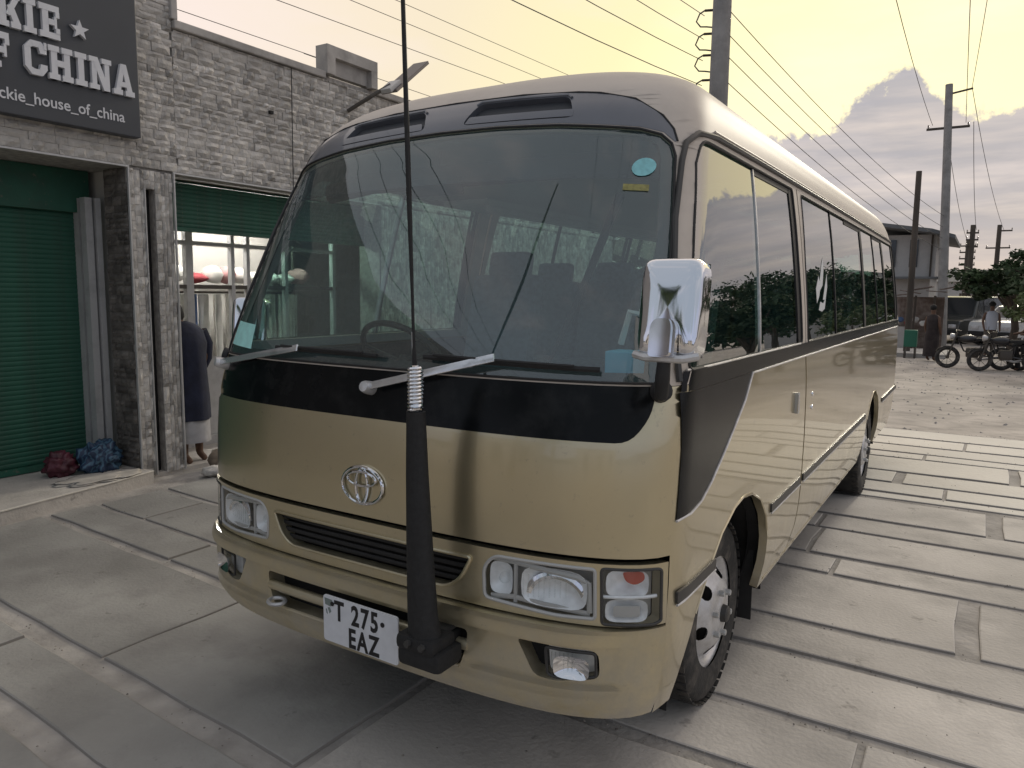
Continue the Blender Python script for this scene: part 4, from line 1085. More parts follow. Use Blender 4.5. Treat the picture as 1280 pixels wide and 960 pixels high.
# thin bright corner trims
for a, b in (((FX-.01, 1.838, 0.1), (FX+.012, 1.850, 2.672)), ((FX-.01, -2.6, 2.655), (FX+.012, 1.837, 2.670)), ((FX-.01, 2.256, 0.02), (FX+.012, 2.268, 2.672)), ((FX-.01, 2.269, 2.655), (FX+.012, 4.95, 2.670)), ((FX-.01, 1.980, .02), (FX+.010, 1.988, 2.50))):
    bx('corner_trim', a, b, m_alu)
# left opening: roller shutter with its slats, guide posts and lintel box
sh = bpy.data.objects.new('roller_shutter', None); link(sh, shop)
SXX = -4.98
prof = []
z = .10; k = 0
slat_me = None
P = [(0, 0), (.004, .006), (.0055, .020), (.004, .034), (0, .040)]
mb = MB(); mb.add([(x, y, z_) for y in (-2.6, 1.72) for x, z_ in P], [(i, i+1, 6+i, 5+i) for i in range(4)]); slat = mb.build('slat', m_green, sh, True)
slat.location = (SXX, 0, .16)
for i in range(1, 61):
    o = link(slat.copy(), sh); o.location = (SXX, 0, .16+.0403*i)
bx('bottom_rail', (SXX-.02, -2.6, .105), (SXX+.03, 1.72, .158), m_green, sh)
bx('shutter_box', (-5.30, -2.6, 2.30), (SXX-.05+.12, 1.83, 2.655), m_green, sh); bx('shutter_backing', (SXX-.04, -2.6, .1), (SXX-.015, 1.75, 2.6), m_dark, sh)
bx('guide_post', (-4.84, 1.705, .10), (-4.76, 1.765, 2.42), m_alu); bx('guide_post', (-4.84, 1.785, .10), (-4.745, 1.832, 2.42), m_alu)
bx('guide_post', (-5.0, 1.72, .10), (-4.90, 1.76, 2.42), m_alu)
# second opening: rolled-up shutter, shop window with white frame, lit goods behind
s2 = bpy.data.objects.new('raised_shutter', None); link(s2, shop)
for i in range(10):
    o = link(slat.copy(), s2); o.location = (-4.62, 4.0, 2.225+.0403*i); o.scale = (1, .62, 1); o.location.y = 2.27+2.6*.62
bx('shutter_bottom_rail', (-4.66, 2.28, 2.19), (-4.59, 4.94, 2.225), m_green, s2)
bx('shutter_backing', (-4.66, 2.28, 2.2), (-4.63, 4.94, 2.63), m_dark, s2)  # added dark panel, stops lamp light showing between the slats
bx('shutter_box', (-5.0, 2.28, 2.64), (-4.66, 4.94, 2.655), m_green, s2)
wf = bpy.data.objects.new('shop_window', None); link(wf, shop)
WX = -5.10
for y in (2.72, 2.90, 3.42, 3.62, 4.15, 4.9): bx('window_frame', (WX-.03, y-.022 if y != 2.90 else y-.04, .03), (WX+.03, y+.022 if y != 2.90 else y+.04, 2.6), m_alu, wf)
m_rail = mat('dark steel rail', (.10, .09, .08), .5, .6)
bx('window_frame', (WX-.028, 2.28, 2.10), (WX+.028, 4.94, 2.14), m_alu, wf); bx('window_rail', (WX-.026, 2.28, 1.66), (WX+.026, 4.94, 1.70), m_rail, wf)
bx('window_frame', (WX-.027, 2.28, .03), (WX+.027, 4.94, .12), m_alu, wf)
bx('window_panel', (WX-.012, 2.28, .12), (WX-.002, 4.94, .95), m_alu, wf)
# goods on racks inside
m_cloth = mat('white cloth', (.72, .71, .67), .9, noise_amt=.15, noise_scale=9)
m_clothc = [mat('coloured cloth', c, .9) for c in ((.30, .05, .06), (.05, .05, .07), (.55, .30, .30), (.10, .16, .30))]
rack = thing('clothes_rack', 'steel rack of white garments behind the shop window bars', 'clothes rack', loc=(0, 0, 0))
mb = MB(); 
for y in (2.5, 4.85): mb.tube([(-5.75, y, .03), (-5.75, y, 2.2)], .02, 6)
mb.tube([(-5.75, 2.5, 1.62), (-5.75, 4.85, 1.62)], .015, 6); mb.tube([(-5.75, 2.5, 2.15), (-5.75, 4.85, 2.15)], .015, 6); mb.build('rail_frame', m_rail, rack)
rr_ = random.Random(3); i = 0; y = 2.55
while y < 4.8:
    w_ = rr_.uniform(.10, .16); mb = MB(); n = 7
    vs = []
    for j in range(n+1):
        t = j/n; z = 1.60-t*rr_.uniform(.85, 1.0)
        for q in range(7):
            vs.append((-5.75+.05*math.sin(q*1.9+i)+.02*rr_.random(), y+w_*(q/6), z))
    mb.add(vs, [(j*7+q, j*7+q+1, (j+1)*7+q+1, (j+1)*7+q) for j in range(n) for q in range(6)])
    mb.build('garment', m_cloth if rr_.random() < .95 else rr_.choice(m_clothc), rack, True); y += w_+.03; i += 1
y = 2.55
while y < 4.8:
    w_ = rr_.uniform(.16, .30); h_ = rr_.uniform(.10, .22)
    blob('folded_bundle', (-5.72, y+w_/2, 1.72+h_/2), .5, m_cloth if rr_.random() < .55 else rr_.choice(m_clothc), rack, i, .25, (.3, w_, h_), 2); y += w_*.95; i += 1
bx('rack_backdrop', (-6.3, 2.3, .05), (-6.25, 4.95, 2.6), m_inside)
m_glow = mat('added fill glow', (.9, .9, .9), .5, emis=(1, .97, .90), estr=45)
lt = thing('added_fill_lamp', 'added glowing white tube that brightens the goods inside the shop', 'lamp', loc=(0, 0, 0))  # added light source, brightens the goods behind the shop window
MB().tube([(-5.45, 2.6, 2.45), (-5.45, 4.8, 2.45)], .028, 10).build('fill_tube', m_glow, lt); MB().box2((-5.50, 2.55, 2.48), (-5.40, 4.85, 2.53)).build('fill_housing', m_alu, lt)
# wall lamp hole and hairline tile joint on the upper wall
bx('vent_pipe', (FX, 3.325, 3.375), (FX+.03, 3.365, 3.405), m_dark)
MB().tube([(FX+.022, 3.60, 2.68), (FX+.022, 3.61, 3.87)], .006, 4).build('wall_cable', m_rub, shop)
# sign board with raised slab-serif letters
sign = thing('shop_sign', 'charcoal sign board with raised white lettering above the left green shutter', 'sign', loc=(0, 0, 0))
SGX = FX+.115
bd = MB().box2((FX+.012, -1.20, 2.885), (SGX, 1.905, 4.05), .006).build('sign_board', m_sign, sign)
def pts_rect(x0, y0, x1, y1): return [(x0, y0), (x1, y0), (x1, y1), (x0, y1)]
R_ = pts_rect
T_ = 3.0                                      # stem width on a 14-high grid
LET = {
 'I': (7, [R_(2, 0, 5, 14), R_(0.5, 0, 6.5, 2.4), R_(.5, 11.6, 6.5, 14)]),
 'K': (11, [R_(1.5, 0, 4.5, 14), R_(0, 0, 5.6, 2.4), R_(0, 11.6, 5.6, 14), [(4.2, 5.2), (8.0, 12.2), (11, 12.2), (6.2, 4.6)], [(5.0, 8.6), (7.6, 9.6), (11, 1.8), (7.8, 1.8)], R_(6.6, 11.6, 11, 14), R_(6.4, 0, 11, 2.4)]),
 'E': (10, [R_(1.5, 0, 4.5, 14), R_(0, 0, 10, 2.6), R_(0, 11.4, 10, 14), R_(4.4, 5.8, 7.4, 8.2), R_(7.4, 4.4, 8.6, 9.6), R_(8, 2.5, 10, 4.8), R_(8, 9.2, 10, 11.5)]),
 'F': (10, [R_(1.5, 0, 4.5, 14), R_(0, 0, 6, 2.4), R_(0, 11.4, 10, 14), R_(4.4, 5.8, 7.4, 8.2), R_(7.4, 4.4, 8.6, 9.6), R_(8, 9.2, 10, 11.5)]),
 'C': (10.5, [[(0, 3), (3, 3), (3, 11), (0, 11)], [(0, 11), (3, 11), (4.4, 11.6), (3, 14)], [(3, 14), (4.4, 11.5), (6.8, 11.5), (8, 14)], [(8, 14), (6.8, 11.5), (7.4, 9.2), (10.5, 9.2), (10.5, 11.2)], [(3, 0), (0, 3), (3, 3), (4.4, 2.5)], [(3, 0), (8, 0), (6.8, 2.5), (4.4, 2.5)], [(8, 0), (10.5, 2.8), (10.5, 4.8), (7.4, 4.8), (6.8, 2.5)], R_(9.3, 11, 10.5, 14)]),
 'H': (12, [R_(1.3, 0, 4.3, 14), R_(7.7, 0, 10.7, 14), R_(4.2, 5.7, 7.8, 8.3), R_(0, 0, 5.4, 2.4), R_(0, 11.6, 5.4, 14), R_(6.6, 0, 12, 2.4), R_(6.6, 11.6, 12, 14)]),
 'N': (12, [R_(1.3, 0, 3.9, 14), R_(8.3, 0, 10.8, 14), [(1.3, 14), (4.6, 14), (10.8, 0), (7.6, 0)], R_(0, 0, 5.2, 2.2), R_(0, 11.8, 4.2, 14), R_(6.8, 11.8, 12, 14)]),
 'A': (12, [[(1.2, 1.5), (4.0, 1.5), (7.2, 14), (4.6, 14)], [(8.0, 1.5), (11, 1.5), (7.6, 14), (5.0, 14)], R_(3.2, 3.8, 9, 6.0), R_(0, 0, 5.2, 2.3), R_(6.8, 0, 12, 2.3)]),
 'J': (8, [R_(3, 3, 6, 14), R_(1.5, 11.6, 8, 14), [(0, 2.8), (2, 0), (3, 2.6), (2.6, 5), (0, 5)], [(2, 0), (4.5, 0), (6, 3), (3, 3), (2.6, 2.4)]]),
 'O': (10.5, [R_(0, 3, 3, 11), R_(7.5, 3, 10.5, 11), [(0, 11), (3, 11), (4.2, 11.5), (3, 14)], [(3, 14), (4.2, 11.5), (6.3, 11.5), (7.5, 14)], [(7.5, 14), (6.3, 11.5), (7.5, 11), (10.5, 11)], [(3, 0), (0, 3), (3, 3), (4.2, 2.5)], [(3, 0), (7.5, 0), (6.3, 2.5), (4.2, 2.5)], [(7.5, 0), (10.5, 3), (7.5, 3), (6.3, 2.5)]]),
 'U': (12, [R_(1.3, 3, 4.3, 14), R_(7.7, 3, 10.7, 14), R_(0, 11.6, 5.4, 14), R_(6.6, 11.6, 12, 14), [(1.3, 3), (4, 0), (8, 0), (10.7, 3), (7.7, 3.4), (4.3, 3.4)]]),
 'S': (10, [R_(0, 8.5, 3, 11.4), [(0, 11.4), (3, 11.4), (7, 11.6), (7.5, 14), (2.5, 14)], R_(7, 9.4, 9.6, 14), [(0, 8.5), (3, 8.5), (10, 5.6), (7, 5.6)], R_(7, 2.8, 10, 5.6), [(2.5, 0), (7.5, 0), (10, 2.8), (7, 2.8), (3, 2.5)], R_(.4, 0, 3, 4.8)]),
}
def sign_word(txt, y_right, z0, hgt, gap=1.1):
    k = hgt/14.*.84; kz = hgt/14.; tot = sum(LET[c][0]+gap if c != ' ' else 6 for c in txt)-gap; y = y_right-tot*k
    for c in txt:
        if c == ' ': y += 6*k; continue
        mb = MB()
        for j, poly in enumerate(LET[c][1]): mb.prism(poly, 0, 1, lambda a, b, d, y=y, j=j: Vector((SGX+.002+d*(.030+.0007*j), y+a*k, z0+b*kz)))
        mb.build('letter', m_letter, sign); y += (LET[c][0]+gap)*k
sign_word('JACKIE', 1.280, 3.475, .235)
sign_word('HOUSE OF CHINA', 1.845, 3.188, .240, .9)
st_ = []
for i in range(10):
    r_ = .072 if i % 2 == 0 else .030; a = PI/2+2*PI*i/10; st_.append((1.430+r_*math.cos(a), 3.595+r_*math.sin(a)))
MB().prism(st_, 0, .030, lambda a, b, d: Vector((SGX+.002+d, a, b))).build('star', m_letter, sign)
text_mesh('small_lettering', 'jackie_house_of_china', .118, m_letter, sign, (SGX+.002, .775, 2.985), (0, 1, 0), (0, 0, 1), .002, .0012, .93, 1.0)

# solar street lamp on a short arm from the wall
m_pan = mat('solar panel back', (.16, .14, .13), .5, .3)
sol = thing('solar_lamp', 'small solar street lamp on a bracket above the stone wall', 'street lamp', loc=(0, 0, 0))
MB().tube([(FX, 4.42, 3.62), (-4.12, 4.56, 3.78), (-3.98, 4.72, 3.92)], .022, 8).build('bracket_arm', m_rail, sol)
R = Matrix.Rotation(math.radians(38), 4, 'X')
MB().box((-3.98, 4.98, 4.06), (.22, .72, .035), R, .006).build('solar_panel', m_pan, sol)
MB().box((-3.98, 4.72, 3.90), (.16, .22, .05), R, .01).build('lamp_head', m_bezel, sol)
# person stooping in the second doorway, back to the street
m_navy = mat('navy cloth', (.014, .018, .040), .9, noise_amt=.3, noise_scale=8, bump=.3, bump_scale=14)
m_skin = mat('brown skin', (.13, .07, .045), .6); m_hair = mat('black hair', (.010, .009, .009), .8)
m_grey = mat('pale grey cloth', (.42, .42, .44), .9, noise_amt=.15, noise_scale=9)
pr = thing('person', 'person in a long navy coat over a pale underskirt stooping in the shop doorway', 'person', loc=(-4.52, 2.46, .0), rz=math.radians(10))
body = skin('body', [(0, 0, .80, .14), (0, 0, 1.0, .13), (-.02, 0, 1.20, .135), (-.05, -.02, 1.34, .06), (-.08, -.04, 1.42, .055), (-.11, -.06, 1.50, .085), (-.10, -.06, 1.57, .07),
    (.0, .17, 1.30, .055), (.02, .22, 1.08, .045), (-.06, .18, .88, .036), (-.10, .15, .80, .03), (.0, -.17, 1.30, .055), (-.05, -.22, 1.08, .045), (-.15, -.18, .90, .036), (-.2, -.15, .83, .03),
    (0, .09, .70, .085), (0, .10, .42, .055), (0, .10, .10, .036), (.09, .10, .04, .03), (0, -.09, .70, .085), (0, -.10, .42, .055), (0, -.10, .10, .036), (.09, -.10, .04, .03)],
    [(0, 1), (1, 2), (2, 3), (3, 4), (4, 5), (5, 6), (2, 7), (7, 8), (8, 9), (9, 10), (2, 11), (11, 12), (12, 13), (13, 14), (0, 15), (15, 16), (16, 17), (17, 18), (0, 19), (19, 20), (20, 21), (21, 22)], m_skin, pr)
def robe(name, rings, m, parent, n=28, fold=.06, seed=0):
    vs = []
    for i, (x, y, z, rx, ry) in enumerate(rings):
        for j in range(n):
            a = 2*PI*j/n; f = 1+fold*(i/len(rings))*math.sin(a*5+seed+i*.2)+.03*math.sin(a*9+i*.7)
            vs.append((x+rx*math.cos(a)*f, y+ry*math.sin(a)*f, z))
    k = len(rings); fs = [(i*n+j, i*n+(j+1) % n, (i+1)*n+(j+1) % n, (i+1)*n+j) for i in range(k-1) for j in range(n)]
    return mesh(name, vs, fs, m, parent, True)
robe('long_coat', [(-.05, -.02, 1.43, .05, .06), (-.04, 0, 1.40, .09, .13), (-.02, 0, 1.34, .125, .20), (0, 0, 1.22, .15, .215), (0, 0, 1.05, .15, .19), (0, 0, .88, .16, .19), (0, 0, .66, .17, .205), (0, 0, .46, .175, .21)], m_navy, pr)
for s in (1, -1):
    MB().tube([(0, s*.17, 1.33), (.02*s, s*.225, 1.20), (.0, s*.24, 1.06), (-.06, s*.20, .90)], [.07, .068, .06, .05], 12).build('sleeve', m_navy, pr, True)
robe('underskirt', [(0, 0, .50, .155, .185), (0, 0, .36, .165, .20), (0, 0, .24, .17, .205)], m_grey, pr, fold=.04)
blob('head_scarf', (-.10, -.065, 1.50), .095, m_hair, pr, 3, .10, (1, .95, 1.2), 3)
pr.scale = (.96, .92, .95)
# sack, stones and litter by the pillars
tag(blob('sack', (-4.12, 2.52, .10), .13, mat('tan sack', (.20, .16, .12), .9, noise_amt=.3, noise_scale=14), None, 5, .25, (1, 1.2, .8)), 'tan sack slumped on the ground beside the bus and the stone pillar', 'sack')
tag(blob('rubble_stone', (-3.98, 2.30, .04), .10, m_stone2, None, 8, .35, (1, 1.1, .5)), 'low grey stone on the ground in front of the sack', 'stone')
m_mar = mat('maroon plastic', (.09, .018, .032), .5, noise_amt=.4, noise_scale=10, bump=.4, bump_scale=20)
tag(blob('maroon_bag', (-4.66, 1.33, .19), .125, m_mar, None, 11, .45, (.8, .9, .85), 4, 3), 'crumpled maroon plastic bag against the green shutter', 'bag')
def blue_mat():
    m = mat('blue printed bag', (.02, .05, .11), .5, bump=.4, bump_scale=15); nt = m.node_tree; b = nt.nodes['Principled BSDF']
    v = nt.nodes.new('ShaderNodeTexWave'); v.inputs['Scale'].default_value = 9; v.inputs['Distortion'].default_value = 9; v.inputs['Detail'].default_value = 2
    t = nt.nodes.new('ShaderNodeTexCoord'); nt.links.new(t.outputs['Object'], v.inputs['Vector'])
    r = nt.nodes.new('ShaderNodeValToRGB'); r.color_ramp.elements[0].position = .55; r.color_ramp.elements[0].color = (.015, .035, .08, 1); r.color_ramp.elements[1].position = .8; r.color_ramp.elements[1].color = (.06, .13, .20, 1)
    nt.links.new(v.outputs[0], r.inputs[0]); nt.links.new(r.outputs[0], b.inputs['Base Color']); return m
tag(blob('blue_bag', (-4.55, 1.60, .21), .155, blue_mat(), None, 15, .45, (.8, 1.0, .95), 4, 3), 'crumpled dark blue patterned bag between the maroon bag and the stone pillar', 'bag')
tag(blob('white_sheet', (-4.32, 1.45, .106), .22, mat('dirty white sheet', (.48, .45, .41), .9, noise_amt=.2, noise_scale=8), None, 19, .35, (.8, 1.5, .055), 4), 'dirty white plastic sheet lying flat in front of the blue bag', 'plastic sheet')
# ---------------------------------------------------------------- poles and wires
m_conc = mat('weathered concrete pole', (.30, .29, .28), .9, noise_amt=.2, noise_scale=2.5, bump=.3, bump_scale=30, dirt=((.18, .17, .165), 3, .6))
m_wood = mat('tarred wood pole', (.085, .070, .058), .9, noise_amt=.3, noise_scale=3, stretch=(1, 1, .2))
m_wire = mat('cable', (.06, .06, .06), .6)
m_ins = mat('porcelain insulator', (.30, .26, .24), .3, 0, .5)
def upole(name, label, x, y, h_, r0, r1, m, lean=(0, 0), group=None):
    z0 = gz(y)-.04; t = thing(name, label, 'utility pole', group, (x, y, z0))
    MB().tube([(0, 0, 0), (lean[0]*.5, lean[1]*.5, h_*.5), (lean[0], lean[1], h_)], [r0, (r0+r1)/2, r1], 14).build('pole_shaft', m, t, True); return t
def crossarm(t, z, half, r=.045, x=0., y=0., rz=0., m=None, ins=2):
    c, s_ = math.cos(rz), math.sin(rz)
    ar = MB().box((x, y-.0, z), (half*2, r*1.4, r*1.7), Matrix.Rotation(rz, 4, 'Z')).build('crossarm', m or m_wood, t)
    for i in range(ins):
        q = -half*.92+2*half*.92*i/max(1, ins-1); MB().lathe([(.0, .13), (.03, .12), (.022, .09), (.04, .07), (.025, .04), (.02, 0)], (x+q*c, y+q*s_, z+r*.8), (0, 0, 1), 8).build('insulator', m_ins, ar, True)
    return ar
GP_ = 'utility poles along the street'
p1 = upole('utility_pole', 'thick concrete pole rising behind the bus roof with four looped cables', -2.58, 12.0, 8.4, .19, .155, m_conc)
z1 = [5.42, 5.85, 6.22, 6.62]
for z in [a+.2 for a in z1]:
    q = MB().tube([(-.30, -.05, z), (-.16, 0, z), (.16, 0, z)], .022, 6).build('cable_clamp', m_wood, p1)
    MB().tube([(-.30, -.05, z), (-.40, -.02, z-.03), (-.47, .02, z-.14), (-.40, .05, z-.23), (-.28, .05, z-.25), (-.18, .03, z-.28)], .014, 5).build('cable_loop', m_wire, p1, True)
p2 = upole('utility_pole', 'tall pale concrete pole on the pavement with two crossarms beside the standing person', .42, 32.0, 9.9, .19, .13, m_conc, (-.42, 0))
crossarm(p2, 8.30, .72, .05, x=-.35); ca = MB().box((-.02, 0, 9.6), (.80, .06, .06), Matrix.Rotation(math.radians(-9), 4, 'Y')).build('crossarm', m_wood, p2)
for k in range(4): MB().lathe([(0, .12), (.05, .10), (.03, .05), (.05, .03), (.03, 0)], (-.24, 0, 3.75+.42*k), (-1, 0, 0), 8).build('insulator', m_ins, p2, True)
p3 = upole('utility_pole', 'thin leaning dark wooden post standing by the far end of the bus', -.32, 26.0, 5.9, .105, .085, m_wood, (-.02, 0))
p4 = upole('utility_pole', 'taller dark wooden pole with stacked insulators right of the tall concrete pole', .95, 44.0, 5.6, .15, .12, m_wood, (.0, 0))
for k in range(3): crossarm(p4, 5.2-.35*k, .28, .05, rz=.3)
p5 = upole('utility_pole', 'short dark pole with small crossarms just left of the wooden pole with stacked insulators', .62, 52.0, 5.4, .14, .12, m_wood)
for k in range(4): crossarm(p5, 5.0-.38*k, .42, .05)
p6 = upole('utility_pole', 'slim pole with two crossarms rising above the tree canopy', 2.15, 52.0, 6.2, .16, .12, m_wood)
crossarm(p6, 5.85, .36, .05, x=.3); crossarm(p6, 4.85, .62, .05)
wires = []
def wire(a, b, sag=.3, r=.011, name='overhead_cable', label='', group='overhead cables', n=14):
    a = Vector(a); b = Vector(b); P = []
    for i in range(n+1):
        t = i/n; p = a+(b-a)*t; p.z -= sag*4*t*(1-t); P.append(p)
    o = MB().tube(P, r, 4, False).build(name, m_wire, None, True); tag(o, label, 'cable', group); return o
ords = ['lowest', 'second lowest', 'second highest', 'highest']
for k, z in enumerate(z1):
    wire((-2.88, 11.95, z), (-5.2+.1*k, -14, z+.9+.15*k), .62, .0075, label=f'{ords[k]} cable running left from the thick pole over the bus roof')
    wire((-2.42, 12.0, z), (.18, 32, 3.5+.42*k), .30, .0095, label=f'{ords[k]} cable dropping right from the thick pole along the bus side')
# faint lines up left and the lines running to the tall pole from above the camera
for k, (a, b) in enumerate((((-6.5, 30, 6.45), (-6.5, -8, 4.95)), ((-6.5, 30, 6.8), (-6.5, -8, 5.35)), ((-6.5, 30, 7.2), (-6.5, -8, 5.55)), ((-7.6, 30, 5.6), (-7.6, -8, 5.2)))):
    wire(a, b, .0, .0055, label=('nearest', 'second', 'third', 'farthest')[k]+' thin cable crossing the pink sky above the stone wall', group='thin cables above the wall')
for k, (a, b) in enumerate((((-.45, 32, 8.2), (-.1, -6, 9.4)), ((.65, 32, 8.2), (1.6, -6, 10.4)), ((.75, 32, 9.4), (2.6, -6, 11.6)))):
    wire(a, b, .8, .009, label=('left', 'middle', 'right')[k]+' cable sloping down the yellow sky to the tall concrete pole', group='cables to the tall pole')
for k, (a, b) in enumerate((((.0, 32, 8.2), (.62, 52, 4.9)), ((.9, 32, 8.2), (1.1, 44, 5.1)), ((.75, 32, 9.5), (2.4, 52, 5.6)))):
    wire(a, b, .5, .011, label=('lower', 'middle', 'upper')[k]+' cable running on from the tall concrete pole to the far poles', group='cables to the far poles')
mb = MB(); mb.tube([(-6.0, 5.6, 3.9), (-6.0, 5.6, 4.75)], .010, 5); mb.tube([(-6.0, 5.35, 4.72), (-6.0, 5.85, 4.72)], .005, 4)
tag(mb.build('roof_aerial', m_wire, None), 'thin wire aerial standing on the shop roof', 'aerial')

# ---------------------------------------------------------------- trees
m_leaf = mat('dark green foliage', (.040, .072, .026), .7, noise_amt=.5, noise_scale=1.6, coords='P', col2=(.018, .034, .014))
m_leaf2 = mat('olive green foliage', (.085, .115, .040), .7, noise_amt=.5, noise_scale=2.2, coords='P', col2=(.045, .062, .022))
m_bark = mat('grey brown bark', (.10, .08, .065), .9, noise_amt=.3, noise_scale=8, bump=.4, bump_scale=30)
def tree(x, y, hgt, rad, flat, label, m=None, seed=0, group=None, leaves=2600, ls=.16, trunk=.14, low=.35):
    rs = random.Random(seed); z0 = gz(y)-.04; t = thing('tree', label, 'tree', group, (x, y, z0))
    cz = hgt-rad*flat; mb = MB(); mb.tube([(0, 0, 0), (.1, .05, hgt*.3), (.0, 0, hgt*.55)], [trunk, trunk*.8, trunk*.6], 10)
    tips = []
    for k in range(9):
        a = 2*PI*k/9+rs.uniform(-.3, .3); r_ = rad*rs.uniform(.45, .85); e = Vector((r_*math.cos(a), r_*math.sin(a), cz+rad*flat*rs.uniform(-.5, .5)))
        st_ = Vector((.05, 0, hgt*rs.uniform(low, .55))); mb.tube([st_, st_.lerp(e, .5)+Vector((0, 0, .1*rad)), e], [trunk*.45, trunk*.28, trunk*.1], 6); tips.append(e)
    mb.build('trunk', m_bark, t, True)
    cl = []
    for k in range(34):
        a = rs.uniform(0, 2*PI); q = math.sqrt(rs.random()); z = rs.uniform(-1, 1)
        cl.append((Vector((rad*q*math.cos(a), rad*q*math.sin(a), cz+rad*flat*z*math.sqrt(max(0, 1-q*q*.8)))), rad*rs.uniform(.16, .34)))
    vs = []; fs = []
    for k in range(leaves):
        c, r_ = cl[k % len(cl)]
        d = Vector((rs.gauss(0, 1), rs.gauss(0, 1), rs.gauss(0, .6)))
        d = d.normalized()*r_*(rs.random()**.45); p = c+Vector((d.x, d.y, d.z*.7)); s_ = ls*rs.uniform(.6, 1.3)
        u = Vector((rs.gauss(0, 1), rs.gauss(0, 1), rs.gauss(0, .5))).normalized(); w_ = u.cross(Vector((rs.gauss(0, 1), rs.gauss(0, 1), rs.gauss(0, 1)))).normalized()
        b = len(vs); vs += [p-u*s_*.6, p+w_*s_*.28, p+u*s_*.6, p-w_*s_*.28]; fs.append((b, b+1, b+2, b+3))
    mesh('crown', vs, fs, m or m_leaf, t); return t
def palm(x, y, hgt, label, seed=0, L=2.1):
    rs = random.Random(seed); t = thing('palm_tree', label, 'palm tree', 'palm trees across the street', (x, y, gz(y)-.04))
    P = [(.25*math.sin(i*.35), .1*i/8, hgt*i/8) for i in range(9)]; MB().tube(P, [.17-.009*i for i in range(9)], 10).build('trunk', m_bark, t, True)
    top = Vector(P[-1]); vs = []; fs = []
    for k in range(22):
        a = 2*PI*k/22+rs.uniform(-.15, .15); el = rs.uniform(-.2, 1.1); d = Vector((math.cos(a), math.sin(a), 0)); side_ = Vector((-d.y, d.x, 0)); pr_ = None
        for i in range(11):
            s_ = i/10; p = top+d*L*s_*math.cos(el*.6)+Vector((0, 0, L*(math.sin(el)*s_-1.05*s_*s_)))
            if pr_ is not None:
                for q in (-1, 1):
                    for h_ in range(3):
                        c = pr_.lerp(p, h_/3); w_ = .62*math.sin(PI*min(1, .12+s_*.95))+.05; b = len(vs)
                        vs += [c, c+(p-pr_)*.22, c+side_*q*w_+Vector((0, 0, -w_*.6))+(p-pr_)*.8]; fs.append((b, b+1, b+2))
            pr_ = p
    mesh('crown', vs, fs, m_leaf, t); return t
tree(2.55, 27.5, 3.05, 1.45, .42, 'flat spreading tree canopy above the parked cars', seed=2, leaves=5200, ls=.17)
tree(3.6, 26.0, 3.35, 1.7, .45, 'dark spreading tree at the right frame edge behind the flat canopy', seed=4, leaves=4200, ls=.17)
tree(3.05, 18.5, 2.05, .85, .45, 'small olive bush-like tree at the right frame edge nearest the motorbikes', m_leaf2, 6, leaves=2600, ls=.10, trunk=.06)
for k, (x, y, h_, r_) in enumerate(((6.2, 24, 3.9, 2.2), (7.8, 31, 4.5, 2.8), (5.6, 18.5, 2.9, 1.2), (14.5, 34, 5.0, 3.0), (8.2, 40, 5.2, 3.4), (14.5, 22, 4.0, 2.2), (19.5, 24, 5.0, 3.0), (5.6, 50, 4.6, 3.2))):
    tree(x, y, h_, r_, .5, ('broad', 'tall', 'low', 'wide', 'far', 'loose', 'outermost', 'farthest')[k]+' dark tree on the right side of the street beyond the frame', seed=10+k, leaves=6000, ls=.17, group='trees right of the street')
for k, (x, y, h_, r_) in enumerate(((-3.8, 13.5, 4.4, 1.6), (-5.2, 16.5, 5.0, 2.0), (-3.4, 19.5, 4.0, 1.6))):
    tree(x, y, h_, r_, .75, ('nearest', 'middle', 'farthest')[k]+' leafy tree on the left roadside hidden behind the bus', m_leaf2, 30+k, leaves=3500, ls=.17, group='roadside trees behind the bus')
palm(-2.9, -10.0, 5.6, 'tall palm across the street behind the camera', 1); palm(-1.0, -12.5, 4.4, 'shorter palm across the street behind the camera', 4)
# far belt of trees all round the horizon
rs = random.Random(77); vs = []; fs = []
for k in range(15000):
    a = rs.uniform(0, 2*PI); q = rs.uniform(0, 10); r_ = 92+q; hh = 3.4+1.6*noise.noise(Vector((math.cos(a)*6, math.sin(a)*6, 0)))+1.0*noise.noise(Vector((math.cos(a)*24, math.sin(a)*24, 3)))
    p = Vector((r_*math.sin(a), r_*math.cos(a), -.3+hh*(rs.random()**.6))); u = Vector((rs.gauss(0, 1), rs.gauss(0, 1), rs.gauss(0, 1))).normalized()*rs.uniform(.4, .9); w_ = u.cross(Vector((rs.gauss(0, 1), rs.gauss(0, 1), rs.gauss(0, 1)))).normalized()*.5
    b = len(vs); vs += [p-u, p+w_, p+u, p-w_]; fs.append((b, b+1, b+2, b+3))
tb_ = stuff(mesh('far_tree_belt', vs, fs, m_leaf, None)); tag(tb_, 'far belt of dark trees along the horizon', 'trees')

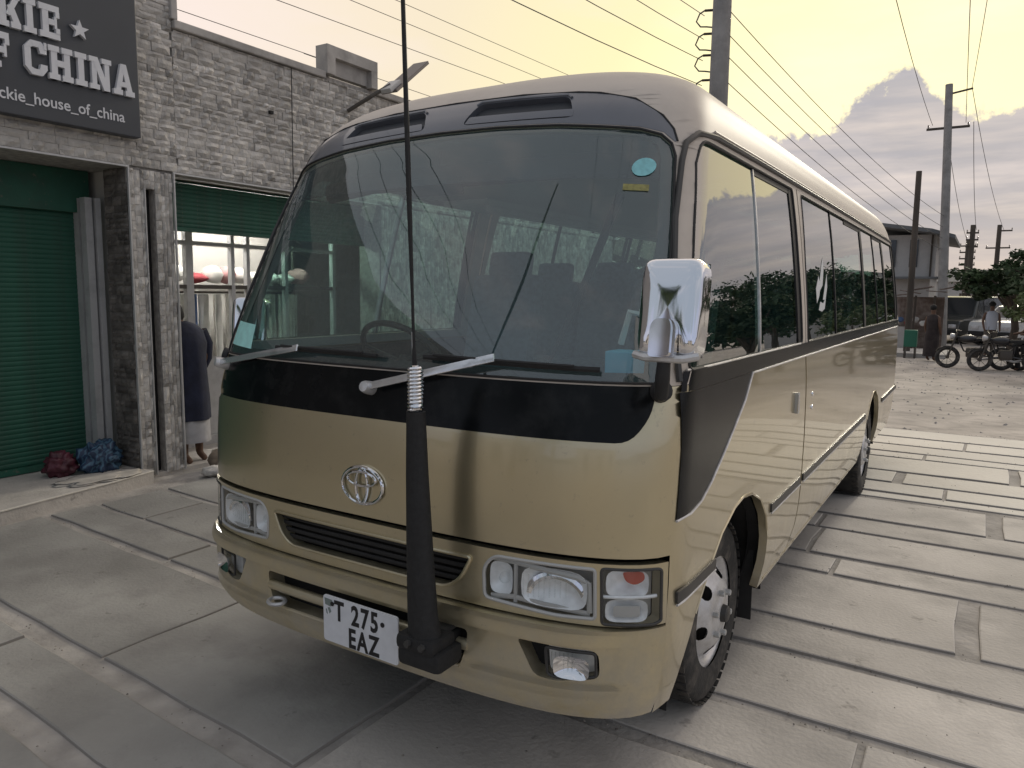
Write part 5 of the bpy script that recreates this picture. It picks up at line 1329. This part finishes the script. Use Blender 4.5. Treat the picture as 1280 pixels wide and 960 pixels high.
# ---------------------------------------------------------------- houses and stalls at the far end
m_hw = mat('whitewashed wall', (.50, .48, .46), .85, noise_amt=.12, noise_scale=2, coords='P', dirt=((.3, .28, .26), 2, .6))
m_roof = mat('grey sheet roof', (.14, .145, .15), .7, noise_amt=.2, noise_scale=3)
m_win = mat('dark window', (.03, .035, .04), .2, 0, .4)
m_tin = mat('rusty tin sheet', (.20, .15, .125), .7, .3, noise_amt=.4, noise_scale=3, dirt=((.36, .34, .33), 3, .6))
hs = thing('upstairs_house', 'white two-storey house with a wide grey hipped roof at the end of the street', 'house', None, (-1.2, 33, gz(33)-.04))
MB().box2((-1.6, 0, 0), (1.0, 5, 2.7)).build('lower_wall', m_hw, hs); MB().box2((-1.2, .1, 2.7), (1.15, 4.8, 4.4)).build('upper_wall', m_hw, hs)
mb = MB(); mb.add([(-2.2, -1, 5.05), (1.0, -1, 4.55), (1.8, -.9, 4.30), (1.8, 6, 4.30), (-2.2, 6, 5.0), (-2.2, -1, 4.90), (1.0, -1, 4.40), (1.8, -.9, 4.16), (1.8, 6, 4.16), (-2.2, 6, 4.85)],
    [(0, 1, 2, 3, 4), (9, 8, 7, 6, 5), (0, 5, 6, 1), (1, 6, 7, 2), (2, 7, 8, 3), (3, 8, 9, 4), (4, 9, 5, 0)]); mb.build('roof', m_roof, hs)
for x in (-.45, .35): w_ = MB().box((x, .07, 3.65), (.30, .05, 1.1)).build('window', m_win, hs); 
MB().box2((.95, .02, 2.7), (1.02, .08, 4.4)).build('corner_post', m_wood, hs); MB().box2((-1.3, -.9, 2.62), (1.6, .1, 2.70)).build('balcony_slab', m_roof, hs)
hp = thing('far_house', 'house roof edge just showing above the trees at the right frame edge', 'house', None, (5.6, 46, gz(46)-.04))
MB().box2((-1.2, 0, 0), (3.4, 5, 4.0)).build('wall', m_hw, hp); mb = MB(); mb.add([(-1.8, -.6, 4.0), (4, -.6, 4.0), (4, 5.5, 4.0), (-1.8, 5.5, 4.0), (1.1, 2.4, 5.2)], [(0, 1, 4), (1, 2, 4), (2, 3, 4), (3, 0, 4), (3, 2, 1, 0)]); mb.build('roof', m_roof, hp)
stl = thing('market_stall', 'ramshackle stall of posts and tin sheets under the white house', 'stall', None, (-.3, 29.5, gz(29.5)-.04))
rs = random.Random(8)
for x in (-.9, -.1, .5): MB().tube([(x, -.6, 0), (x+.04, -.6, 1.95)], .04, 6).build('post', m_wood, stl)
for k in range(5): MB().box((-.7+.42*k, -.4+.3*(k % 2), 1.95+.08*(k % 3)+.05*k), (.62, 1.3, .03), Matrix.Rotation(rs.uniform(-.25, .2), 4, 'Y')).build('tin_sheet', m_tin, stl)
MB().box2((-1.2, .5, 0), (.8, .6, 1.9)).build('back_wall', m_tin, stl); MB().box2((-.9, -.35, .0), (-.2, .2, .8)).build('counter', m_hw, stl)
for k in range(6): blob('stall_goods', (-.8+.25*k, -.2, .95+.12*(k % 2)), .12, (m_cloth, m_clothc[3], m_clothc[0], m_hw)[k % 4], stl, k, .3, (1, 1, .9), 2)
sh2 = thing('tin_shelter', 'dark tin-roofed shelter behind the parked cars under the trees', 'shelter', None, (2.2, 42, gz(42)-.04))
MB().box((-.0, 0, 2.15), (3.2, 2.4, .05), Matrix.Rotation(.08, 4, 'Y')).build('roof_sheet', m_tin, sh2); MB().box2((-1.5, 1.0, 0), (2.5, 1.1, 2.05)).build('back_wall', m_rail, sh2)
for x in (-1.5, 0, 1.5): MB().tube([(x, -1, 0), (x, -1, 2.1)], .05, 6).build('post', m_wood, sh2)
rl = MB()
for k in range(16): rl.box((-1.2+.22*k, -.9, 2.45), (.05, .05, .36))
rl.build('roof_rail', m_hw, sh2)
# more low buildings to close the street
for k, (x, y, w_, h_, lab) in enumerate(((-9.5, 40, 7, 3.4, 'long pale building far down the left side of the street'), (11, 60, 9, 3.6, 'low pale building far off behind the right-hand trees'), (.5, 72, 8, 3.2, 'grey building closing the far end of the street'))):
    b_ = thing('house', lab, 'house', None, (x, y, gz(y)-.04)); MB().box2((-w_/2, 0, 0), (w_/2, 6, h_)).build('wall', m_hw, b_)
    mb = MB(); mb.add([(-w_/2-.4, -.5, h_), (w_/2+.4, -.5, h_), (w_/2+.4, 6.5, h_), (-w_/2-.4, 6.5, h_), (-w_/2, 3, h_+1.1), (w_/2, 3, h_+1.1)], [(0, 1, 5, 4), (1, 2, 5), (2, 3, 4, 5), (3, 0, 4), (3, 2, 1, 0)]); mb.build('roof', m_roof, b_)
    for q in range(3): MB().box((-w_/3+w_/3*q, -.01, 1.5), (.8, .06, .9)).build('window', m_win, b_)
# pale buildings behind the camera (seen only in reflections)
for k, (x, y, w_, h_, lab) in enumerate(((-7.5, -19, 8, 3.4, 'pale house across the street behind the camera on the left'), (6.5, -21, 9, 3.2, 'pale house across the street behind the camera on the right'))):
    b_ = thing('house', lab, 'house', None, (x, y, -.035)); MB().box2((-w_/2, -5, 0), (w_/2, 0, h_)).build('wall', m_hw, b_); MB().box2((-w_/2-.3, -5.2, h_), (w_/2+.3, .5, h_+.15)).build('roof', m_roof, b_)
    for q in range(3): MB().box((-w_/3+w_/3*q, .01, 1.4), (1.0, .06, 1.8)).build('door', m_win, b_)
# green bin stand and clutter
bn = thing('green_bin', 'green painted bin on legs at the roadside beyond the bus tail', 'bin', None, (-.12, 24.6, gz(24.6)-.04))
MB().box((0, 0, .62), (.36, .36, .52), None, .02).build('bin_body', mat('green bin paint', (.02, .14, .09), .5), bn)
for x in (-.14, .14): MB().box((x, 0, .18), (.05, .3, .36)).build('bin_leg', m_rail, bn)
kb = MB().box2((-1.6, 24.9, gz(25)-.03), (.85, 27.5, gz(25)+.09)).build('kerb_pad', m_hw, None); struct(kb, 'pale kerbed pad beside the road')
# people
def figure(name, label, x, y, rz, skirt=None, top=m_navy, hgt=1.65, sit=False, group=None, legc=None):
    k = hgt/1.7; p = thing(name, label, 'person', group, (x, y, gz(y)-.035+(0 if not sit else -.02)), rz)
    if not sit:
        L = [(0, 0, .92, .13), (0, 0, 1.12, .12), (0, 0, 1.34, .135), (0, 0, 1.47, .055), (0, .01, 1.54, .07), (0, .01, 1.64, .085),
             (.19, 0, 1.38, .05), (.24, .02, 1.12, .042), (.23, -.06, .88, .03), (.23, -.09, .80, .028), (-.19, 0, 1.38, .05), (-.24, .02, 1.12, .042), (-.22, -.08, .90, .03), (-.2, -.12, .83, .028),
             (.09, 0, .84, .085), (.10, 0, .48, .058), (.10, .02, .10, .04), (.10, -.10, .04, .035), (-.09, 0, .84, .085), (-.10, -.02, .48, .058), (-.12, .04, .10, .04), (-.12, -.08, .04, .035)]
    else:
        L = [(0, 0, .86, .13), (0, -.03, 1.04, .12), (0, -.08, 1.24, .14), (0, -.12, 1.37, .055), (0, -.13, 1.44, .07), (0, -.14, 1.54, .085),
             (.19, -.08, 1.28, .05), (.24, -.22, 1.06, .042), (.20, -.42, 1.02, .03), (.19, -.48, 1.02, .028), (-.19, -.08, 1.28, .05), (-.24, -.22, 1.06, .042), (-.20, -.42, 1.02, .03), (-.19, -.48, 1.02, .028),
             (.12, -.05, .80, .085), (.22, -.40, .72, .062), (.22, -.30, .32, .042), (.22, -.40, .26, .035), (-.12, -.05, .80, .085), (-.22, -.40, .72, .062), (-.22, -.28, .10, .042), (-.22, -.38, .05, .035)]
    E_ = [(0, 1), (1, 2), (2, 3), (3, 4), (4, 5), (2, 6), (6, 7), (7, 8), (8, 9), (2, 10), (10, 11), (11, 12), (12, 13), (0, 14), (14, 15), (15, 16), (16, 17), (0, 18), (18, 19), (19, 20), (20, 21)]
    skin('body', [tuple(c*k for c in q) for q in L], E_, m_skin, p, None, 1) if False else skin('body', [tuple(c*k for c in q) for q in L], E_, m_skin, p, 1)
    dy = 0 if not sit else -.08
    robe('top', [(0, dy*1.4, 1.46*k if not sit else 1.37*k, .07, .06), (0, dy, 1.40*k if not sit else 1.30*k, .19, .11), (0, dy*.6, 1.2*k, .185, .14), (0, 0, .98*k, .165, .14), (0, 0, .86*k, .18, .15)], top, p, 18, .03)
    if skirt: robe('skirt', [(0, 0, 1.0*k, .16, .14), (0, 0, .8*k, .20, .17), (0, 0, .4*k, .215, .19), (0, .0, .16*k, .22, .20)], skirt, p, 20, .10)
    else:
        A, B = (15, 19); 
        for a, b, c in ((14, 15, 16), (18, 19, 20)): MB().tube([Vector(L[a][:3])*k, Vector(L[b][:3])*k, Vector(L[c][:3])*k], [.11*k, .085*k, .065*k], 10).build('trouser_leg', legc or m_rail, p, True)
    h_ = L[5]; blob('hair', (h_[0]*k, (h_[1]+.012)*k, (h_[2]+.03)*k), .098*k, m_hair, p, 2, .06, (1, 1, 1), 2); return p
m_dress = mat('dark brown wrap', (.035, .026, .026), .9, noise_amt=.3, noise_scale=9)
figure('person', 'person in a dark ankle-length wrap standing beside the tall pale pole', .50, 23.6, 2.6, m_dress, m_dress, 1.62)
m_wshirt = mat('white shirt', (.50, .52, .58), .9); m_bshirt = mat('black shirt', (.018, .018, .020), .9)
figure('person', 'person in a white and dark top standing behind the motorbikes by the cars', 1.98, 27.0, .3, None, m_wshirt, 1.72)
# motorbikes
m_bike = mat('dark bike paint', (.02, .02, .024), .35, 0, .5); m_bseat = mat('black bike seat', (.015, .015, .016), .6)
def bike(x, y, rz, label, rider=None):
    b = thing('motorbike', label, 'motorbike', 'motorbikes parked by the roadside', (x, y, gz(y)-.035), rz)
    for wx in (-.62, .62):
        w_ = MB(); w_.tube([(wx+.255*math.cos(2*PI*i/24), 0, .30+.255*math.sin(2*PI*i/24)) for i in range(24)], .045, 8, closed=True); wo_ = w_.build('wheel', m_tyre, b, True)
        s_ = MB(); s_.tube([(wx+.205*math.cos(2*PI*i/20), 0, .30+.205*math.sin(2*PI*i/20)) for i in range(20)], .012, 5, closed=True)
        for i in range(8): s_.tube([(wx, 0, .30), (wx+.2*math.cos(PI*i/4), 0, .30+.2*math.sin(PI*i/4))], .005, 4)
        s_.lathe([(0, .05), (.045, .05), (.05, 0), (.045, -.05), (0, -.05)], (wx, 0, .30), (0, 1, 0), 10); s_.build('rim', m_rail, wo_)
        f_ = MB(); n = 8; vs = []
        for i in range(n+1):
            a = PI*(.12+.72*i/n); 
            for q in (-.05, .05): vs.append((wx+.325*math.cos(a), q, .30+.325*math.sin(a)))
        f_.add(vs, [(2*i, 2*i+1, 2*i+3, 2*i+2) for i in range(n)]); f_.build('mudguard', m_bike, b, True)
    MB().tube([(-.62, .07, .30), (-.50, .06, .70), (-.42, .05, .98)], .022, 6).build('fork', m_rail, b); MB().tube([(-.62, -.07, .30), (-.50, -.06, .70), (-.42, -.05, .98)], .022, 6).build('fork', m_rail, b)
    fr = MB(); fr.tube([(-.44, 0, .88), (-.25, 0, .48), (.12, 0, .38), (.62, .0, .30)], .022, 6); fr.tube([(-.44, 0, .86), (.1, 0, .66), (.58, 0, .74)], .022, 6); fr.tube([(.12, 0, .38), (.15, 0, .66)], .022, 6); fr.tube([(.5, .08, .68), (.60, .09, .34)], .02, 6); fr.build('frame', m_bike, b)
    MB().box((-.05, 0, .44), (.30, .20, .26), None, .05).build('engine', m_rail, b, True)
    blob('fuel_tank', (-.17, 0, .80), .2, m_bike, b, 1, .03, (1.15, .62, .55), 3)
    MB().box((.30, 0, .79), (.62, .22, .09), None, .035).build('seat', m_bseat, b, True)
    MB().tube([(-.36, -.34, 1.02), (-.44, -.2, 1.03), (-.44, 0, .97), (-.44, .2, 1.03), (-.36, .34, 1.02)], .014, 6).build('handlebar', m_rail, b, True)
    MB().lathe([(0, .04), (.07, .03), (.085, -.0), (.06, -.08), (.0, -.1)], (-.56, 0, .86), (-1, 0, 0), 12).build('headlight', m_satin, b, True)
    MB().tube([(-.1, .11, .32), (.2, .13, .26), (.70, .15, .36)], [.02, .03, .04], 8).build('exhaust', m_satin, b, True)
    MB().tube([(.50, -.1, .86), (.72, -.08, .90), (.72, .08, .90), (.50, .1, .86)], .012, 5).build('rear_rack', m_satin, b, True)
    MB().tube([(-.4, .3, 1.02), (-.38, .34, 1.15)], .008, 4).build('mirror_stem', m_rail, b)
    return b
bike(1.62, 21.6, .10, 'dark motorbike with pale rack parked nearest the standing woman')
bike(2.35, 21.2, .25, 'dark motorbike in the middle of the row with the seated rider behind it')
bike(3.25, 21.9, .1, 'dark motorbike cut by the right frame edge')
figure('person', 'person in black sitting on the motorbike near the right frame edge', 2.95, 21.7, -1.2, None, m_bshirt, 1.65, True, legc=m_bseat)
# cars
def car(name, x, y, rz, label, m, L=4.2, W=1.7, H=1.75, van=False):
    c = thing(name, label, 'car', None, (x, y, gz(y)-.035), rz); hl, hw = L/2, W/2
    prof = [(-hl, .35), (-hl, .80), (-hl+.08, .95), (-hl*.42, 1.08), (-hl*.16, H-.06), (-hl*.02, H), (hl*.82, H-.02), (hl-.10, H-.30), (hl, 1.0), (hl, .35)]
    mb = MB(); n = len(prof); vs = []
    for s_, ins in ((-1, 0), (1, 0)):
        for px_, pz in prof: k_ = max(0, (pz-1.0)/(H-1.0)); vs.append((px_, s_*(hw-.12*k_), pz))
    mb.add(vs, [tuple(range(n)), tuple(range(2*n-1, n-1, -1))]+[(i, (i+1) % n, n+(i+1) % n, n+i) for i in range(n)])
    b = mb.build('car_body', m, c); bv = b.modifiers.new('b', 'BEVEL'); bv.width = .05; bv.segments = 2
    for s_ in (-1, 1):
        yy = s_*(hw-.045)
        for a0, a1, b0, b1 in ((-hl*.36, -.02*hl, -hl*.12, -.02*hl), (.03*hl, .42*hl, .03*hl, .42*hl), (.47*hl, .88*hl, .47*hl, .78*hl)):
            mb = MB(); mb.add([(a0, s_*(hw-.006), 1.04), (a1, s_*(hw-.006), 1.04), (b1, s_*(hw-.098), H-.10), (b0, s_*(hw-.098), H-.10)], [(0, 1, 2, 3)]); mb.build('side_window', m_win, c)
        MB().box((-hl*.0, s_*(hw+.004), .98), (L*.85, .02, .035)).build('waist_trim', m_alu, c)
        for wx in (-hl*.62, hl*.60): q = MB().lathe([(0, .10), (.17, .10), (.19, .07), (.31, .09), (.33, .04), (.33, -.1)], (wx, s_*(hw-.10), .33), (0, s_, 0), 20).build('wheel', m_tyre, c, True); MB().lathe([(0, .112), (.15, .108), (.18, .09)], (wx, s_*(hw-.10), .33), (0, s_, 0), 12).build('rim', m_satin, q, True)
    mb = MB(); mb.add([(-hl*.40, -hw+.12, 1.10), (-hl*.40, hw-.12, 1.10), (-hl*.165, hw-.2, H-.09), (-hl*.165, -hw+.2, H-.09)], [(0, 1, 2, 3)]); 
    for v in mb.v: v.x -= .02; v.z += .012
    mb.build('windscreen', m_win, c)
    mb = MB(); mb.add([(hl-.085+.01, -hw+.2, H-.28), (hl-.085+.01, hw-.2, H-.28), (hl+.012, hw-.14, 1.06), (hl+.012, -hw+.14, 1.06)], [(0, 1, 2, 3)]); mb.build('rear_window', m_win, c)
    for s_ in (-1, 1): MB().box((-hl-.002, s_*(hw-.28), .72), (.05, .30, .16), None, .02).build('headlight', m_satin, c, True); MB().box((hl+.002, s_*(hw-.15), .85), (.04, .16, .3), None, .01).build('tail_light', m_orange, c)
    MB().box((-hl-.03, 0, .48), (.12, W*.94, .2), None, .04).build('bumper', m_rub, c, True); return c
car('parked_car', .98, 36.0, math.radians(68), 'dark van parked under the trees left of the white car', mat('dark van paint', (.05, .055, .055), .3, .2, .5), 4.4, 1.7, 1.95)
car('parked_car', 3.0, 35.0, math.radians(62), 'white car with dark windows parked at the right frame edge', mat('white car paint', (.62, .63, .64), .3, 0, .5), 4.3, 1.7, 1.60)
# small debris on the sand
rs = random.Random(12); vs = []; fs = []
for k in range(700):
    x, y = rs.uniform(-1, 6), rs.uniform(8.9, 24); s_ = rs.uniform(.008, .03); b = len(vs); z = gz(y)-.034
    P = [(x+s_*rs.uniform(.6, 1.3)*math.cos(a), y+s_*rs.uniform(.6, 1.3)*math.sin(a), z) for a in (0, 1.26, 2.5, 3.8, 5.0)]; vs += P+[(x, y, z+s_*.7)]; fs += [(b+i, b+(i+1) % 5, b+5) for i in range(5)]
stuff(tag(mesh('gravel', vs, fs, m_conc, None), 'scattered small stones on the sandy road', 'gravel'))
